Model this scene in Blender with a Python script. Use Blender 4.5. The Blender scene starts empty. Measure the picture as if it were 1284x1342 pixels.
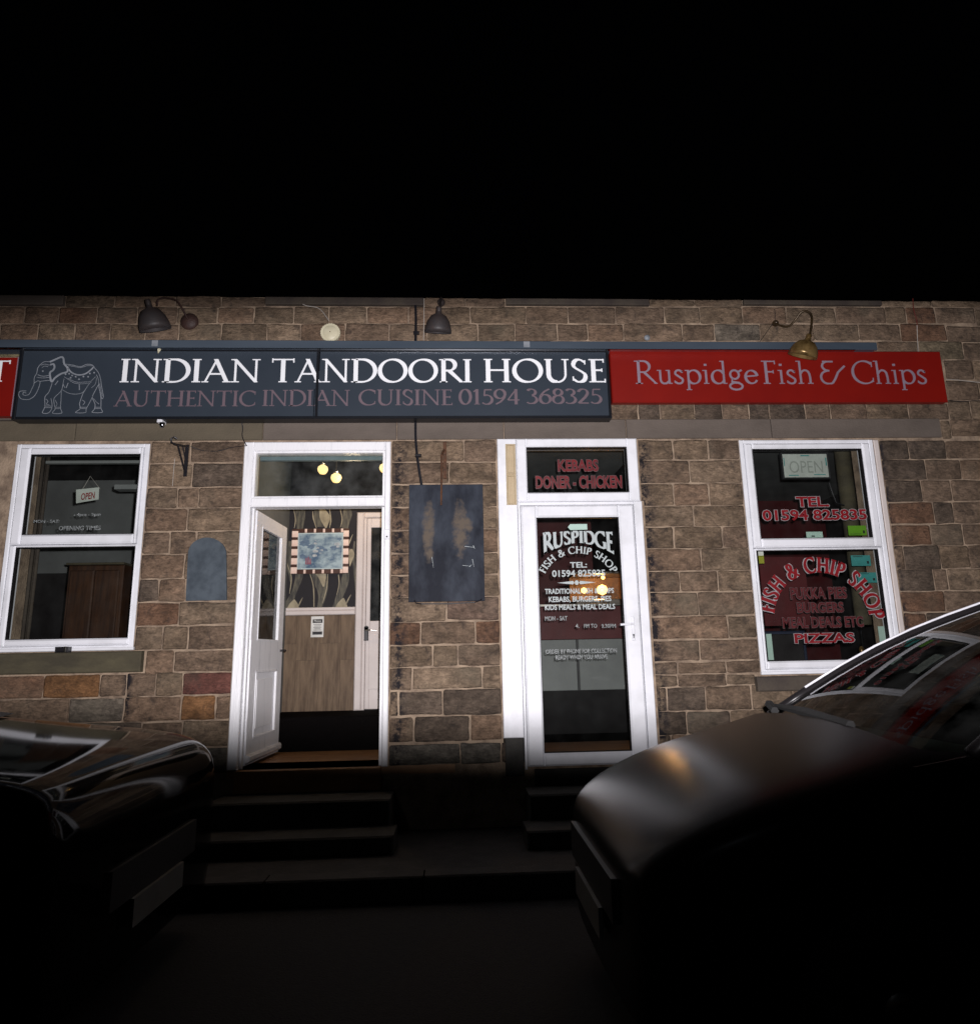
import bpy, math, random
from mathutils import Vector, Matrix
random.seed(7)
sc = bpy.context.scene

# ------------------------------------------------------------------ camera
CAM = Vector((0.0, -5.5, 1.4))
RX = Vector((0.998678, -0.0475933, -0.01941997))
UX = Vector((0.00934277, -0.20344369, 0.97904207))
FX = Vector((0.05054671, 0.97792921, 0.20273009))
FOC = 900.0
cd = bpy.data.cameras.new('camera'); cam = bpy.data.objects.new('camera', cd)
sc.collection.objects.link(cam)
cam.matrix_world = Matrix(((RX.x, UX.x, -FX.x, CAM.x), (RX.y, UX.y, -FX.y, CAM.y), (RX.z, UX.z, -FX.z, CAM.z), (0, 0, 0, 1)))
cd.sensor_fit = 'HORIZONTAL'; cd.sensor_width = 36; cd.lens = 36 * FOC / 1284
cd.clip_start = 0.05; cd.clip_end = 600
sc.camera = cam

# ------------------------------------------------------------------ night sky, faint ambient, camera flash
w = bpy.data.worlds.new('World'); sc.world = w; w.use_nodes = True
nt = w.node_tree; bg = nt.nodes['Background']
sky = nt.nodes.new('ShaderNodeTexSky'); sky.sky_type = 'NISHITA'; sky.sun_disc = False
sky.sun_elevation = math.radians(-4); sky.sun_rotation = math.radians(200)
nt.links.new(sky.outputs[0], bg.inputs[0]); bg.inputs[1].default_value = 0.015
sd = bpy.data.lights.new('moon', 'SUN'); sd.energy = 0.012; sd.angle = math.radians(3); sd.color = (.8, .88, 1)
so = bpy.data.objects.new('moon', sd); sc.collection.objects.link(so)
so.rotation_euler = (math.radians(52), 0, math.radians(-20))
# the photographer's flash: a real lamp beside the lens with a wide, flat beam
fd = bpy.data.lights.new('camera_flash', 'SPOT'); fd.energy = 1640; fd.color = (1, .955, .985)
fd.shadow_soft_size = 0.02; fd.spot_size = math.radians(138); fd.spot_blend = 0.2
fo = bpy.data.objects.new('camera_flash', fd); sc.collection.objects.link(fo)
fl = FX - 0.012 * UX + 0.06 * RX
q = fl.to_track_quat('-Z', 'Y')
fo.matrix_world = Matrix.Translation(CAM + Vector((0.06, 0.02, 0.07))) @ q.to_matrix().to_4x4() @ Matrix.Rotation(math.radians(-1.1), 4, 'Z') @ Matrix.Diagonal((1, 0.150, 1, 1))
vs = sc.view_settings; vs.view_transform = 'Standard'; vs.look = 'None'; vs.gamma = 1; vs.exposure = 0; vs.use_curve_mapping = False

def at(px, py, Y=0.0):
    d = RX * ((px - 642) / FOC) - UX * ((py - 671) / FOC) + FX
    t = (Y - CAM.y) / d.y
    return CAM.x + d.x * t, CAM.z + d.z * t

# ------------------------------------------------------------------ materials
M = {}
def nodes(m): return m.node_tree.nodes, m.node_tree.links
def mat(name, c, rough=.6, c2=None, scale=8, bump=0.0, bscale=40, metal=0, spec=.5, detail=6, stretch=(1, 1, 1), coat=0, rvar=0.0, emit=0, contrast=(.35, .65), ior=1.45):
    m = bpy.data.materials.new(name); m.use_nodes = True; N, L = nodes(m)
    b = N['Principled BSDF']
    b.inputs['Base Color'].default_value = (*c, 1); b.inputs['Roughness'].default_value = rough
    b.inputs['Metallic'].default_value = metal; b.inputs['IOR'].default_value = ior; b.inputs['Specular IOR Level'].default_value = spec
    b.inputs['Coat Weight'].default_value = coat; b.inputs['Coat Roughness'].default_value = .04
    tc = N.new('ShaderNodeTexCoord'); mp = N.new('ShaderNodeMapping'); mp.inputs['Scale'].default_value = stretch
    L.new(tc.outputs['Object'], mp.inputs[0])
    if c2 is None: c2 = tuple(x * .82 for x in c)
    n = N.new('ShaderNodeTexNoise'); n.inputs['Scale'].default_value = scale; n.inputs['Detail'].default_value = detail
    n.inputs['Roughness'].default_value = .62
    L.new(mp.outputs[0], n.inputs[0])
    r = N.new('ShaderNodeMapRange'); r.inputs[1].default_value = contrast[0]; r.inputs[2].default_value = contrast[1]
    L.new(n.outputs[0], r.inputs[0])
    mx = N.new('ShaderNodeMix'); mx.data_type = 'RGBA'; mx.inputs[6].default_value = (*c, 1); mx.inputs[7].default_value = (*c2, 1)
    L.new(r.outputs[0], mx.inputs[0])
    out = mx.outputs[2]
    if emit:
        L.new(out, b.inputs['Emission Color']); b.inputs['Emission Strength'].default_value = emit
    L.new(out, b.inputs['Base Color'])
    if rvar:
        rr = N.new('ShaderNodeMapRange'); rr.inputs[3].default_value = rough - rvar; rr.inputs[4].default_value = rough + rvar
        L.new(n.outputs[0], rr.inputs[0]); L.new(rr.outputs[0], b.inputs['Roughness'])
    if bump:
        n2 = N.new('ShaderNodeTexNoise'); n2.inputs['Scale'].default_value = bscale; n2.inputs['Detail'].default_value = 5
        L.new(mp.outputs[0], n2.inputs[0])
        bp = N.new('ShaderNodeBump'); bp.inputs['Strength'].default_value = bump; bp.inputs['Distance'].default_value = .01
        L.new(n2.outputs[0], bp.inputs['Height']); L.new(bp.outputs[0], b.inputs['Normal'])
    M[name] = m
    return m

def glass(name, tint=(.8, .85, .83), rough=.0, ior=1.5, dirt=0.03, facing_min=0.05):
    m = bpy.data.materials.new(name); m.use_nodes = True; N, L = nodes(m)
    for x in list(N): N.remove(x)
    o = N.new('ShaderNodeOutputMaterial')
    tr = N.new('ShaderNodeBsdfTransparent'); tr.inputs[0].default_value = (*tint, 1)
    gl = N.new('ShaderNodeBsdfGlossy'); gl.inputs['Roughness'].default_value = rough
    fr = N.new('ShaderNodeFresnel'); fr.inputs[0].default_value = ior
    mx = N.new('ShaderNodeMixShader')
    L.new(fr.outputs[0], mx.inputs[0]); L.new(tr.outputs[0], mx.inputs[1]); L.new(gl.outputs[0], mx.inputs[2])
    df = N.new('ShaderNodeBsdfDiffuse'); df.inputs[0].default_value = (.5, .52, .5, 1)
    n = N.new('ShaderNodeTexNoise'); n.inputs['Scale'].default_value = 7; n.inputs['Detail'].default_value = 8
    tc = N.new('ShaderNodeTexCoord'); L.new(tc.outputs['Object'], n.inputs[0])
    r = N.new('ShaderNodeMapRange'); r.inputs[1].default_value = .35; r.inputs[2].default_value = .8; r.inputs[4].default_value = dirt * 2
    L.new(n.outputs[0], r.inputs[0])
    m2 = N.new('ShaderNodeMixShader'); L.new(r.outputs[0], m2.inputs[0]); L.new(mx.outputs[0], m2.inputs[1]); L.new(df.outputs[0], m2.inputs[2])
    L.new(m2.outputs[0], o.inputs[0]); M[name] = m
    return m

def stone_material():
    m = bpy.data.materials.new('sandstone'); m.use_nodes = True; N, L = nodes(m); b = N['Principled BSDF']
    b.inputs['Roughness'].default_value = .88; b.inputs['Specular IOR Level'].default_value = .25
    tc = N.new('ShaderNodeTexCoord'); oi = N.new('ShaderNodeObjectInfo')
    off = N.new('ShaderNodeVectorMath'); off.operation = 'ADD'
    rs = N.new('ShaderNodeMath'); rs.operation = 'MULTIPLY'; rs.inputs[1].default_value = 37
    L.new(oi.outputs['Random'], rs.inputs[0]); L.new(tc.outputs['Object'], off.inputs[0]); L.new(rs.outputs[0], off.inputs[1])
    def noise(s, d, st=(1, 1, 1), rg=.6, dist=0):
        mp = N.new('ShaderNodeMapping'); mp.inputs['Scale'].default_value = st; L.new(off.outputs[0], mp.inputs[0])
        n = N.new('ShaderNodeTexNoise'); n.inputs['Scale'].default_value = s; n.inputs['Detail'].default_value = d
        n.inputs['Roughness'].default_value = rg; n.inputs['Distortion'].default_value = dist; L.new(mp.outputs[0], n.inputs[0]); return n
    def rng(src, a, b_, c, d):
        r = N.new('ShaderNodeMapRange'); r.inputs[1].default_value = a; r.inputs[2].default_value = b_
        r.inputs[3].default_value = c; r.inputs[4].default_value = d; L.new(src, r.inputs[0]); return r
    def mult(col, fac):
        x = N.new('ShaderNodeMix'); x.data_type = 'RGBA'; x.blend_type = 'MULTIPLY'; x.inputs[0].default_value = 1
        L.new(col, x.inputs[6]); L.new(fac, x.inputs[7]); return x.outputs[2]
    n1 = noise(5, 6, (1, 1, 1.6), .6, .4)
    n2 = noise(60, 5, (.45, 1, 1.3), .7)
    n3 = noise(2.2, 3, (1, 1, 1), .5)
    n4 = noise(9, 6, (1.2, 1, 1), .65, 1.2)
    n5 = noise(26, 8, (.7, 1, 1), .75, .5)
    col = oi.outputs['Color']
    a = mult(col, rng(n1.outputs[0], .3, .7, .55, 1.35).outputs[0])
    a = mult(a, rng(n2.outputs[0], .3, .7, .68, 1.3).outputs[0])
    a = mult(a, rng(n5.outputs[0], .3, .66, .50, 1.40).outputs[0])
    # sooty blotches
    x = N.new('ShaderNodeMix'); x.data_type = 'RGBA'; x.inputs[7].default_value = (.03, .025, .024, 1)
    L.new(rng(n4.outputs[0], .54, .74, 0, .72).outputs[0], x.inputs[0]); L.new(a, x.inputs[6]); a = x.outputs[2]
    # lichen / pale salts
    x = N.new('ShaderNodeMix'); x.data_type = 'RGBA'; x.inputs[7].default_value = (.19, .165, .12, 1)
    L.new(rng(n3.outputs[0], .56, .8, 0, .4).outputs[0], x.inputs[0]); L.new(a, x.inputs[6]); a = x.outputs[2]
    # black grime at the jambs, by place on the wall
    geo = N.new('ShaderNodeNewGeometry'); sp = N.new('ShaderNodeSeparateXYZ'); L.new(geo.outputs['Position'], sp.inputs[0])
    grime = None
    for gx, gw in ((at(853, 760)[0], .10), (at(522, 790)[0], .085), (at(1168, 700)[0], .06), (at(183, 720)[0], .05)):
        s = N.new('ShaderNodeMath'); s.operation = 'SUBTRACT'; s.inputs[1].default_value = gx; L.new(sp.outputs[0], s.inputs[0])
        ab = N.new('ShaderNodeMath'); ab.operation = 'ABSOLUTE'; L.new(s.outputs[0], ab.inputs[0])
        r = rng(ab.outputs[0], 0, gw, 1, 0)
        if grime is None: grime = r.outputs[0]
        else:
            mm = N.new('ShaderNodeMath'); mm.operation = 'MAXIMUM'; L.new(grime, mm.inputs[0]); L.new(r.outputs[0], mm.inputs[1]); grime = mm.outputs[0]
    ng = N.new('ShaderNodeTexNoise'); ng.inputs['Scale'].default_value = 13; ng.inputs['Detail'].default_value = 8; ng.inputs['Roughness'].default_value = .75
    L.new(geo.outputs['Position'], ng.inputs[0])
    gm = N.new('ShaderNodeMath'); gm.operation = 'MULTIPLY'; zl = rng(sp.outputs[2], at(642, 578)[1] - .05, at(642, 578)[1], 1, 0); gz = N.new('ShaderNodeMath'); gz.operation = 'MULTIPLY'; L.new(grime, gz.inputs[0]); L.new(zl.outputs[0], gz.inputs[1]); L.new(gz.outputs[0], gm.inputs[0]); L.new(rng(ng.outputs[0], .44, .56, .0, 1.3).outputs[0], gm.inputs[1]); gm.use_clamp = True
    x = N.new('ShaderNodeMix'); x.data_type = 'RGBA'; x.inputs[7].default_value = (.018, .016, .019, 1)
    L.new(gm.outputs[0], x.inputs[0]); L.new(a, x.inputs[6]); a = x.outputs[2]
    L.new(a, b.inputs['Base Color'])
    ad = N.new('ShaderNodeMath'); ad.operation = 'MULTIPLY_ADD'; ad.inputs[1].default_value = .6
    L.new(n5.outputs[0], ad.inputs[0]); L.new(n2.outputs[0], ad.inputs[2])
    bp = N.new('ShaderNodeBump'); bp.inputs['Strength'].default_value = 1; bp.inputs['Distance'].default_value = .018
    L.new(ad.outputs[0], bp.inputs['Height']); L.new(bp.outputs[0], b.inputs['Normal'])
    M['sandstone'] = m
stone_material()
mat('mortar', (.34, .255, .18), .9, (.16, .115, .082), 6, .7, 60, contrast=(.4, .62))
mat('lintel_olive', (.12, .098, .066), .85, (.085, .07, .048), 3, .4, 90, stretch=(.5, 1, 1))
mat('lintel_stone', (.135, .110, .092), .85, (.095, .077, .064), 3, .4, 90, stretch=(.5, 1, 1))
mat('sill_green', (.082, .07, .04), .85, (.045, .038, .024), 5, .5, 50, stretch=(.5, 1, 1.5))
mat('sill_brown', (.075, .06, .045), .85, (.045, .035, .03), 5, .5, 50)
mat('white_upvc', (.78, .79, .83), .3, (.60, .61, .63), 3.5, .03, 20, contrast=(.45, .8))
mat('white_paint', (.80, .80, .82), .42, (.50, .51, .54), 6, .35, 45, stretch=(3, 3, .4), contrast=(.55, .8))
mat('cream_paint', (.62, .56, .53), .45, (.55, .49, .46), 3, .1, 30)
mat('gasket', (.012, .011, .012), .6, spec=.15)
mat('sign_slate', (.034, .044, .058), .38, (.028, .037, .05), 1.2, spec=.45)
mat('sign_black', (.008, .009, .012), .35)
mat('sign_white', (.86, .88, .9), .5, (.8, .82, .85), 3)
mat('sign_mauve', (.15, .108, .125), .5, (.125, .09, .108), 3)
mat('elephant_grey', (.27, .29, .32), .5, (.17, .19, .21), 9)
mat('sign_red', (.205, .0075, .004), .4, (.17, .006, .004), 1.5)
mat('sign_red_letter', (.25, .2, .25), .5)
mat('rail_blue', (.07, .09, .115), .3, (.045, .06, .08), 2, .1, 20, stretch=(.2, 1, 1))
mat('lamp_black', (.03, .027, .028), .55, (.04, .03, .028), 10, .15, 60)
mat('lamp_rust', (.03, .016, .014), .6, (.05, .025, .02), 14, .4, 60)
mat('brass', (.26, .17, .065), .33, (.10, .06, .02), 9, .05, 30, metal=.55, contrast=(.4, .6))
mat('iron_black', (.012, .011, .014), .4)
mat('iron_rust', (.05, .025, .014), .75, (.11, .045, .02), 30, .6, 80)
mat('cable_black', (.012, .012, .016), .45)
mat('cable_white', (.45, .42, .38), .5)
mat('cable_red', (.12, .02, .015), .5)
mat('cream_plastic', (.62, .58, .42), .45, (.50, .46, .32), 12)
mat('vent_beige', (.50, .40, .26), .5, (.42, .33, .2), 8)
mat('plaque_slate', (.078, .095, .112), .8, (.05, .062, .075), 7, .15, 50, contrast=(.4, .62), spec=.15)
mat('chrome', (.6, .62, .65), .12, metal=1)
mat('rubber', (.012, .012, .012), .8)
mat('asphalt', (.02, .02, .021), .9, (.012, .012, .013), 30, .6, 90)
mat('paving', (.05, .046, .043), .9, (.03, .028, .027), 8, .4, 60)
mat('kerb', (.06, .056, .052), .9, (.04, .037, .035), 8, .4, 60)
mat('step_stone', (.055, .052, .046), .85, (.03, .028, .025), 6, .4, 60)
mat('dark_interior', (.03, .028, .029), .8, (.018, .016, .017), 2, spec=.1)
mat('grey_ceiling', (.16, .17, .17), .8, (.12, .125, .125), 2)
mat('teal_rail', (.25, .33, .36), .6)
mat('wood_brown', (.06, .025, .011), .5, (.022, .009, .005), 6, .1, 20, stretch=(4, 1, .4))
mat('floor_wood', (.34, .18, .08), .5, (.2, .10, .045), 6, .1, 20, stretch=(.5, 4, 1))
mat('carpet_dark', (.0035, .003, .003), .95, (.006, .005, .005), 60, .5, 200, spec=.04)
mat('wallpaper_black', (.013, .011, .014), .75, (.010, .009, .011), 5)
mat('wallpaper_olive', (.11, .10, .07), .6, (.03, .028, .024), 14, stretch=(3, 1, .5), contrast=(.4, .6))
mat('wallpaper_cream', (.38, .33, .22), .6, (.20, .17, .11), 8)
mat('laminate', (.20, .140, .088), .6, (.085, .056, .036), 4, .05, 30, stretch=(5, 1, .7), contrast=(.32, .66), spec=.25)
mat('mirror_rose', (.85, .70, .60), .3, (.7, .5, .42), 5, metal=0, spec=.8)
mat('frame_brown', (.07, .03, .02), .35, metal=.2)
mat('painting', (.34, .44, .47), .35, (.06, .11, .18), 6.5, detail=6, contrast=(.40, .62), stretch=(1, 1, 1.5))
mat('painting_mount', (.45, .55, .56), .35)
mat('paint_tree', (.06, .10, .17), .5, (.12, .19, .26), 30)
mat('paint_red', (.30, .04, .06), .5)
mat('paint_pale', (.45, .47, .46), .5, (.2, .25, .3), 30)
mat('warm_board', (.20, .10, .035), .5, (.08, .04, .015), 7)
mat('plate_dimmed', (.16, .16, .15), .6)  # white number plate with the dimness of weak light put into its grey
mat('print_black', (.015, .015, .017), .6)
mat('paper_white', (.72, .72, .68), .6)
mat('paper_mint', (.40, .55, .48), .55, (.36, .5, .44), 8)
mat('paper_teal', (.05, .26, .25), .55, (.04, .21, .2), 8)
mat('paper_green', (.13, .33, .02), .55)
mat('paper_yellow', (.33, .34, .03), .55)
mat('vinyl_grey', (.42, .47, .47), .5, (.36, .4, .4), 20)
mat('vinyl_faded', (.27, .29, .29), .5, (.10, .11, .11), 60, contrast=(.42, .58))
mat('vinyl_red', (.22, .008, .012), .45, (.14, .006, .01), 14)
mat('vinyl_red_faded', (.10, .012, .014), .5, (.04, .008, .01), 30)
mat('vinyl_pale', (.34, .33, .34), .5, (.2, .19, .19), 20)
mat('vinyl_pale_faded', (.11, .075, .075), .5, (.05, .03, .03), 25)
mat('vinyl_red_dim', (.17, .009, .012), .45, (.08, .006, .01), 14)
mat('maroon', (.10, .012, .014), .6, (.07, .008, .01), 3)
mat('grey_panel', (.20, .215, .21), .5, (.16, .17, .17), 3)
mat('navy', (.015, .022, .05), .6, (.01, .014, .03), 3)
mat('steel', (.35, .33, .30), .3, metal=1)
mat('black_plastic', (.012, .012, .013), .5, (.02, .02, .02), 40, .1, 120)
mat('car_black', (.004, .004, .005), .07, (.005, .005, .006), 3, coat=0, spec=.5, ior=1.16)
mat('car_grey', (.015, .0135, .014), .27, (.009, .008, .009), 500, ior=1.24)
mat('seat_cloth', (.02, .02, .022), .9)
mat('lens_clear', (.35, .36, .38), .1, metal=.6)
mat('amber', (.5, .16, .02), .25)
mat('bulb_glow', (1, .80, .42), .5, (1, .55, .18), 3, emit=2.3)
mat('bulb_glow_shop', (1, .50, .14), .5, (1, .45, .12), 3, emit=6)
mat('board_slate', (.056, .07, .098), .55, (.028, .036, .055), 5, .15, 40, stretch=(1, 1, .6), contrast=(.36, .64))
mat('board_worn', (.155, .125, .10), .85, (.07, .066, .068), 28, .3, 60, contrast=(.4, .58))
mat('brass_dark', (.07, .045, .02), .35, (.03, .02, .012), 9, metal=.4)
mat('trim_bright', (.62, .62, .66), .25, spec=.8)
mat('sign_glass', (.46, .50, .46), .4)
mat('sign_glass_print', (.30, .33, .30), .4)
mat('board_slate', (.040, .048, .064), .6, (.009, .011, .018), 3.2, .15, 40, stretch=(1, 1, .55), contrast=(.38, .60), detail=9, spec=.15)
def board_wear():
    m = M['board_slate']; N, L = nodes(m); b = N['Principled BSDF']; old = b.inputs['Base Color'].links[0].from_socket
    tc = N.new('ShaderNodeTexCoord'); sp = N.new('ShaderNodeSeparateXYZ'); L.new(tc.outputs['Object'], sp.inputs[0])
    tot = None
    for cx, cz, rx, rz in ((-.145, .10, .06, .30), (.115, .10, .075, .27), (.17, .13, .05, .08), (-.14, -.10, .035, .10)):
        def t(sock, c, r_):
            a = N.new('ShaderNodeMath'); a.operation = 'SUBTRACT'; a.inputs[1].default_value = c; L.new(sock, a.inputs[0])
            d = N.new('ShaderNodeMath'); d.operation = 'DIVIDE'; d.inputs[1].default_value = r_; L.new(a.outputs[0], d.inputs[0])
            p = N.new('ShaderNodeMath'); p.operation = 'MULTIPLY'; L.new(d.outputs[0], p.inputs[0]); L.new(d.outputs[0], p.inputs[1]); return p.outputs[0]
        ad = N.new('ShaderNodeMath'); ad.operation = 'ADD'; L.new(t(sp.outputs[0], cx, rx), ad.inputs[0]); L.new(t(sp.outputs[2], cz, rz), ad.inputs[1])
        mr = N.new('ShaderNodeMapRange'); mr.inputs[1].default_value = 0; mr.inputs[2].default_value = 1.5; mr.inputs[3].default_value = .5; mr.inputs[4].default_value = 0; L.new(ad.outputs[0], mr.inputs[0])
        if tot is None: tot = mr.outputs[0]
        else:
            mm = N.new('ShaderNodeMath'); mm.operation = 'MAXIMUM'; L.new(tot, mm.inputs[0]); L.new(mr.outputs[0], mm.inputs[1]); tot = mm.outputs[0]
    n = N.new('ShaderNodeTexNoise'); n.inputs['Scale'].default_value = 16; n.inputs['Detail'].default_value = 9; n.inputs['Roughness'].default_value = .7; L.new(tc.outputs['Object'], n.inputs[0])
    s_ = N.new('ShaderNodeMath'); s_.operation = 'ADD'; L.new(tot, s_.inputs[0]); L.new(n.outputs[0], s_.inputs[1])
    k = N.new('ShaderNodeMapRange'); k.inputs[1].default_value = .72; k.inputs[2].default_value = 1.0; k.inputs[4].default_value = .9; L.new(s_.outputs[0], k.inputs[0])
    x = N.new('ShaderNodeMix'); x.data_type = 'RGBA'; x.inputs[7].default_value = (.11, .086, .064, 1); L.new(k.outputs[0], x.inputs[0]); L.new(old, x.inputs[6]); L.new(x.outputs[2], b.inputs['Base Color'])
board_wear()
glass('window_glass', (.80, .82, .80), dirt=.006)
glass('transom_glass', (.62, .68, .68), dirt=.05)
glass('car_glass', (.33, .42, .38), dirt=.014, ior=1.26)

# ------------------------------------------------------------------ mesh helpers
class MB:
    def __init__(s): s.v = []; s.f = []
    def add(s, v, f):
        k = len(s.v); s.v += [tuple(x) for x in v]; s.f += [tuple(i + k for i in q) for q in f]
    def box(s, x0, x1, y0, y1, z0, z1, bev=0):
        x0, x1 = sorted((x0, x1)); y0, y1 = sorted((y0, y1)); z0, z1 = sorted((z0, z1))
        if not bev:
            v = [(x, y, z) for z in (z0, z1) for y in (y0, y1) for x in (x0, x1)]
            s.add(v, [(0, 2, 3, 1), (4, 5, 7, 6), (0, 1, 5, 4), (2, 6, 7, 3), (0, 4, 6, 2), (1, 3, 7, 5)]); return
        b = min(bev, (x1 - x0) * .45, (y1 - y0) * .45, (z1 - z0) * .45)
        X = (x0, x0 + b, x1 - b, x1); Z = (z0, z0 + b, z1 - b, z1)
        # back slab, front face inset
        v = [(x0, y1, z0), (x1, y1, z0), (x1, y1, z1), (x0, y1, z1),
             (x0, y0 + b, z0), (x1, y0 + b, z0), (x1, y0 + b, z1), (x0, y0 + b, z1),
             (X[1], y0, Z[1]), (X[2], y0, Z[1]), (X[2], y0, Z[2]), (X[1], y0, Z[2])]
        s.add(v, [(0, 3, 2, 1), (0, 1, 5, 4), (1, 2, 6, 5), (2, 3, 7, 6), (3, 0, 4, 7), (4, 5, 9, 8), (5, 6, 10, 9), (6, 7, 11, 10), (7, 4, 8, 11), (8, 9, 10, 11)])
    def prism(s, poly, y0, y1):
        """poly: (x,z) anticlockwise seen from -Y; extruded y0 (front) .. y1"""
        a = sum(poly[i][0] * poly[(i + 1) % len(poly)][1] - poly[(i + 1) % len(poly)][0] * poly[i][1] for i in range(len(poly)))
        if a < 0: poly = poly[::-1]
        n = len(poly)
        v = [(x, y0, z) for x, z in poly] + [(x, y1, z) for x, z in poly]
        f = [tuple(range(n)), tuple(range(2 * n - 1, n - 1, -1))]
        for i in range(n):
            j = (i + 1) % n; f.append((i, i + n, j + n, j))
        s.add(v, f)
    def tube(s, pts, r, n=8, caps=True):
        pts = [Vector(p) for p in pts]; rs = r if isinstance(r, (list, tuple)) else [r] * len(pts)
        ring = []; up = Vector((.13, .31, .94)).normalized()
        for i, p in enumerate(pts):
            t = (pts[min(i + 1, len(pts) - 1)] - pts[max(i - 1, 0)]).normalized()
            a = t.cross(up)
            if a.length < .05: a = t.cross(Vector((1, 0, 0)))
            a.normalize(); b = t.cross(a)
            ring.append([p + (a * math.cos(2 * math.pi * k / n) + b * math.sin(2 * math.pi * k / n)) * rs[i] for k in range(n)])
        v = [q for rg in ring for q in rg]; f = []
        for i in range(len(pts) - 1):
            for k in range(n):
                k2 = (k + 1) % n; f.append((i * n + k, i * n + k2, (i + 1) * n + k2, (i + 1) * n + k))
        if caps: f.append(tuple(range(n - 1, -1, -1))); f.append(tuple((len(pts) - 1) * n + k for k in range(n)))
        s.add(v, f)
    def lathe(s, prof, c, axis=(0, 0, 1), n=24):
        """prof: (radius, height) along axis from c"""
        ax = Vector(axis).normalized(); a = ax.cross(Vector((0, 1, 0)))
        if a.length < .05: a = ax.cross(Vector((1, 0, 0)))
        a.normalize(); b = ax.cross(a); c = Vector(c); v = []; f = []
        for r, h in prof:
            for k in range(n):
                t = 2 * math.pi * k / n; v.append(c + ax * h + (a * math.cos(t) + b * math.sin(t)) * r)
        for i in range(len(prof) - 1):
            for k in range(n):
                k2 = (k + 1) % n; f.append((i * n + k, i * n + k2, (i + 1) * n + k2, (i + 1) * n + k))
        s.add(v, f)
    def build(s, name, m, parent=None, smooth=False, origin=None, label=None, cat=None, group=None, kind=None):
        me = bpy.data.meshes.new(name)
        o0 = Vector(origin) if origin is not None else None
        if o0 is None and s.v:
            n = len(s.v); o0 = Vector((sum(p[0] for p in s.v) / n, sum(p[1] for p in s.v) / n, sum(p[2] for p in s.v) / n))
        me.from_pydata([tuple(Vector(p) - o0) for p in s.v], [], s.f); me.update()
        if smooth:
            for p in me.polygons: p.use_smooth = True
        me.materials.append(M[m]); ob = bpy.data.objects.new(name, me); sc.collection.objects.link(ob)
        if parent is not None:
            ob.parent = parent; pw = Vector((0, 0, 0)); q = parent
            while q is not None: pw += q.location; q = q.parent
            ob.location = o0 - pw
        else: ob.location = o0
        if label: ob['label'] = label
        if cat: ob['category'] = cat
        if group: ob['group'] = group
        if kind: ob['kind'] = kind
        return ob
def thing(name, label, cat, loc=(0, 0, 0), group=None):
    o = bpy.data.objects.new(name, None); sc.collection.objects.link(o); o.location = loc
    o['label'] = label; o['category'] = cat
    if group: o['group'] = group
    return o
def bx(name, m, parent, x0, x1, y0, y1, z0, z1, bev=0, **k):
    b = MB(); b.box(x0, x1, y0, y1, z0, z1, bev); return b.build(name, m, parent, **k)
def rect(a, b, Y=0):
    """two picture corners on the plane at depth Y -> x0,x1,z0,z1"""
    x0, z1 = at(*a, Y); x1, z0 = at(*b, Y); return x0, x1, z0, z1

# ------------------------------------------------------------------ lettering
def arc(cx, cy, rx, ry, a0, a1, n=16):
    return [(cx + rx * math.cos(math.radians(a0 + (a1 - a0) * i / n)), cy + ry * math.sin(math.radians(a0 + (a1 - a0) * i / n))) for i in range(n + 1)]
# each glyph: (advance, strokes, serifs). stroke = (points, mode): 'T' thick, 't' thin, 'n' nib. serif = (x, y, halfwidth) level bars, or (x,y,h,'v')
G = {}
G[' '] = (.42, [], [])
G['I'] = (.36, [([(.18, 0), (.18, 1)], 'T')], [(.18, 0, .14), (.18, 1, .14)])
G['N'] = (.98, [([(.16, 0), (.16, 1)], 't'), ([(.13, 1.03), (.83, -.03)], 'T'), ([(.82, 0), (.82, 1)], 't')], [(.16, 0, .13), (.82, 1, .13), (.10, 1, .09)])
G['D'] = (.92, [([(.18, 0), (.18, 1)], 'T'), ([(.18, .985), (.36, .985)] + arc(.38, .5, .46, .485, 88, -88) + [(.36, .015), (.18, .015)], 'n')], [(.14, 0, .11), (.14, 1, .11)])
G['A'] = (.90, [([(.10, -.03), (.46, 1.03)], 't'), ([(.42, 1.03), (.80, -.03)], 'T'), ([(.24, .36), (.66, .36)], 't')], [(.11, 0, .11), (.79, 0, .13)])
G['T'] = (.80, [([(.40, 0), (.40, 1)], 'T'), ([(.04, .98), (.76, .98)], 't')], [(.40, 0, .14), (.045, .93, .09, 'v'), (.755, .93, .09, 'v')])
G['O'] = (1.04, [(arc(.52, .5, .44, .485, 0, 360, 32), 'n')], [])
G['R'] = (.82, [([(.18, 0), (.18, 1)], 'T'), ([(.18, .985), (.34, .985)] + arc(.35, .745, .23, .24, 88, -88) + [(.20, .505)], 'n'), ([(.38, .50), (.80, -.03)], 'T')], [(.18, 0, .13), (.13, 1, .10), (.78, 0, .06)])
G['H'] = (.96, [([(.18, 0), (.18, 1)], 'T'), ([(.78, 0), (.78, 1)], 'T'), ([(.18, .52), (.78, .52)], 't')], [(.18, 0, .14), (.18, 1, .14), (.78, 0, .14), (.78, 1, .14)])
G['U'] = (.90, [([(.17, 1), (.17, .38)] + arc(.45, .34, .28, .33, 180, 270, 8), 'T'), (arc(.45, .34, .28, .33, 270, 360, 8) + [(.73, .38), (.73, 1)], 't')], [(.17, 1, .13), (.73, 1, .12)])
G['S'] = (.58, [([(.48, .86)] + arc(.28, .76, .18, .22, 50, 200, 10) + [(.18, .60), (.38, .45)] + arc(.29, .25, .20, .24, 30, -140, 10) + [(.08, .14)], 's')], [(.485, .86, .09, 'v'), (.08, .16, .09, 'v')])
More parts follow.
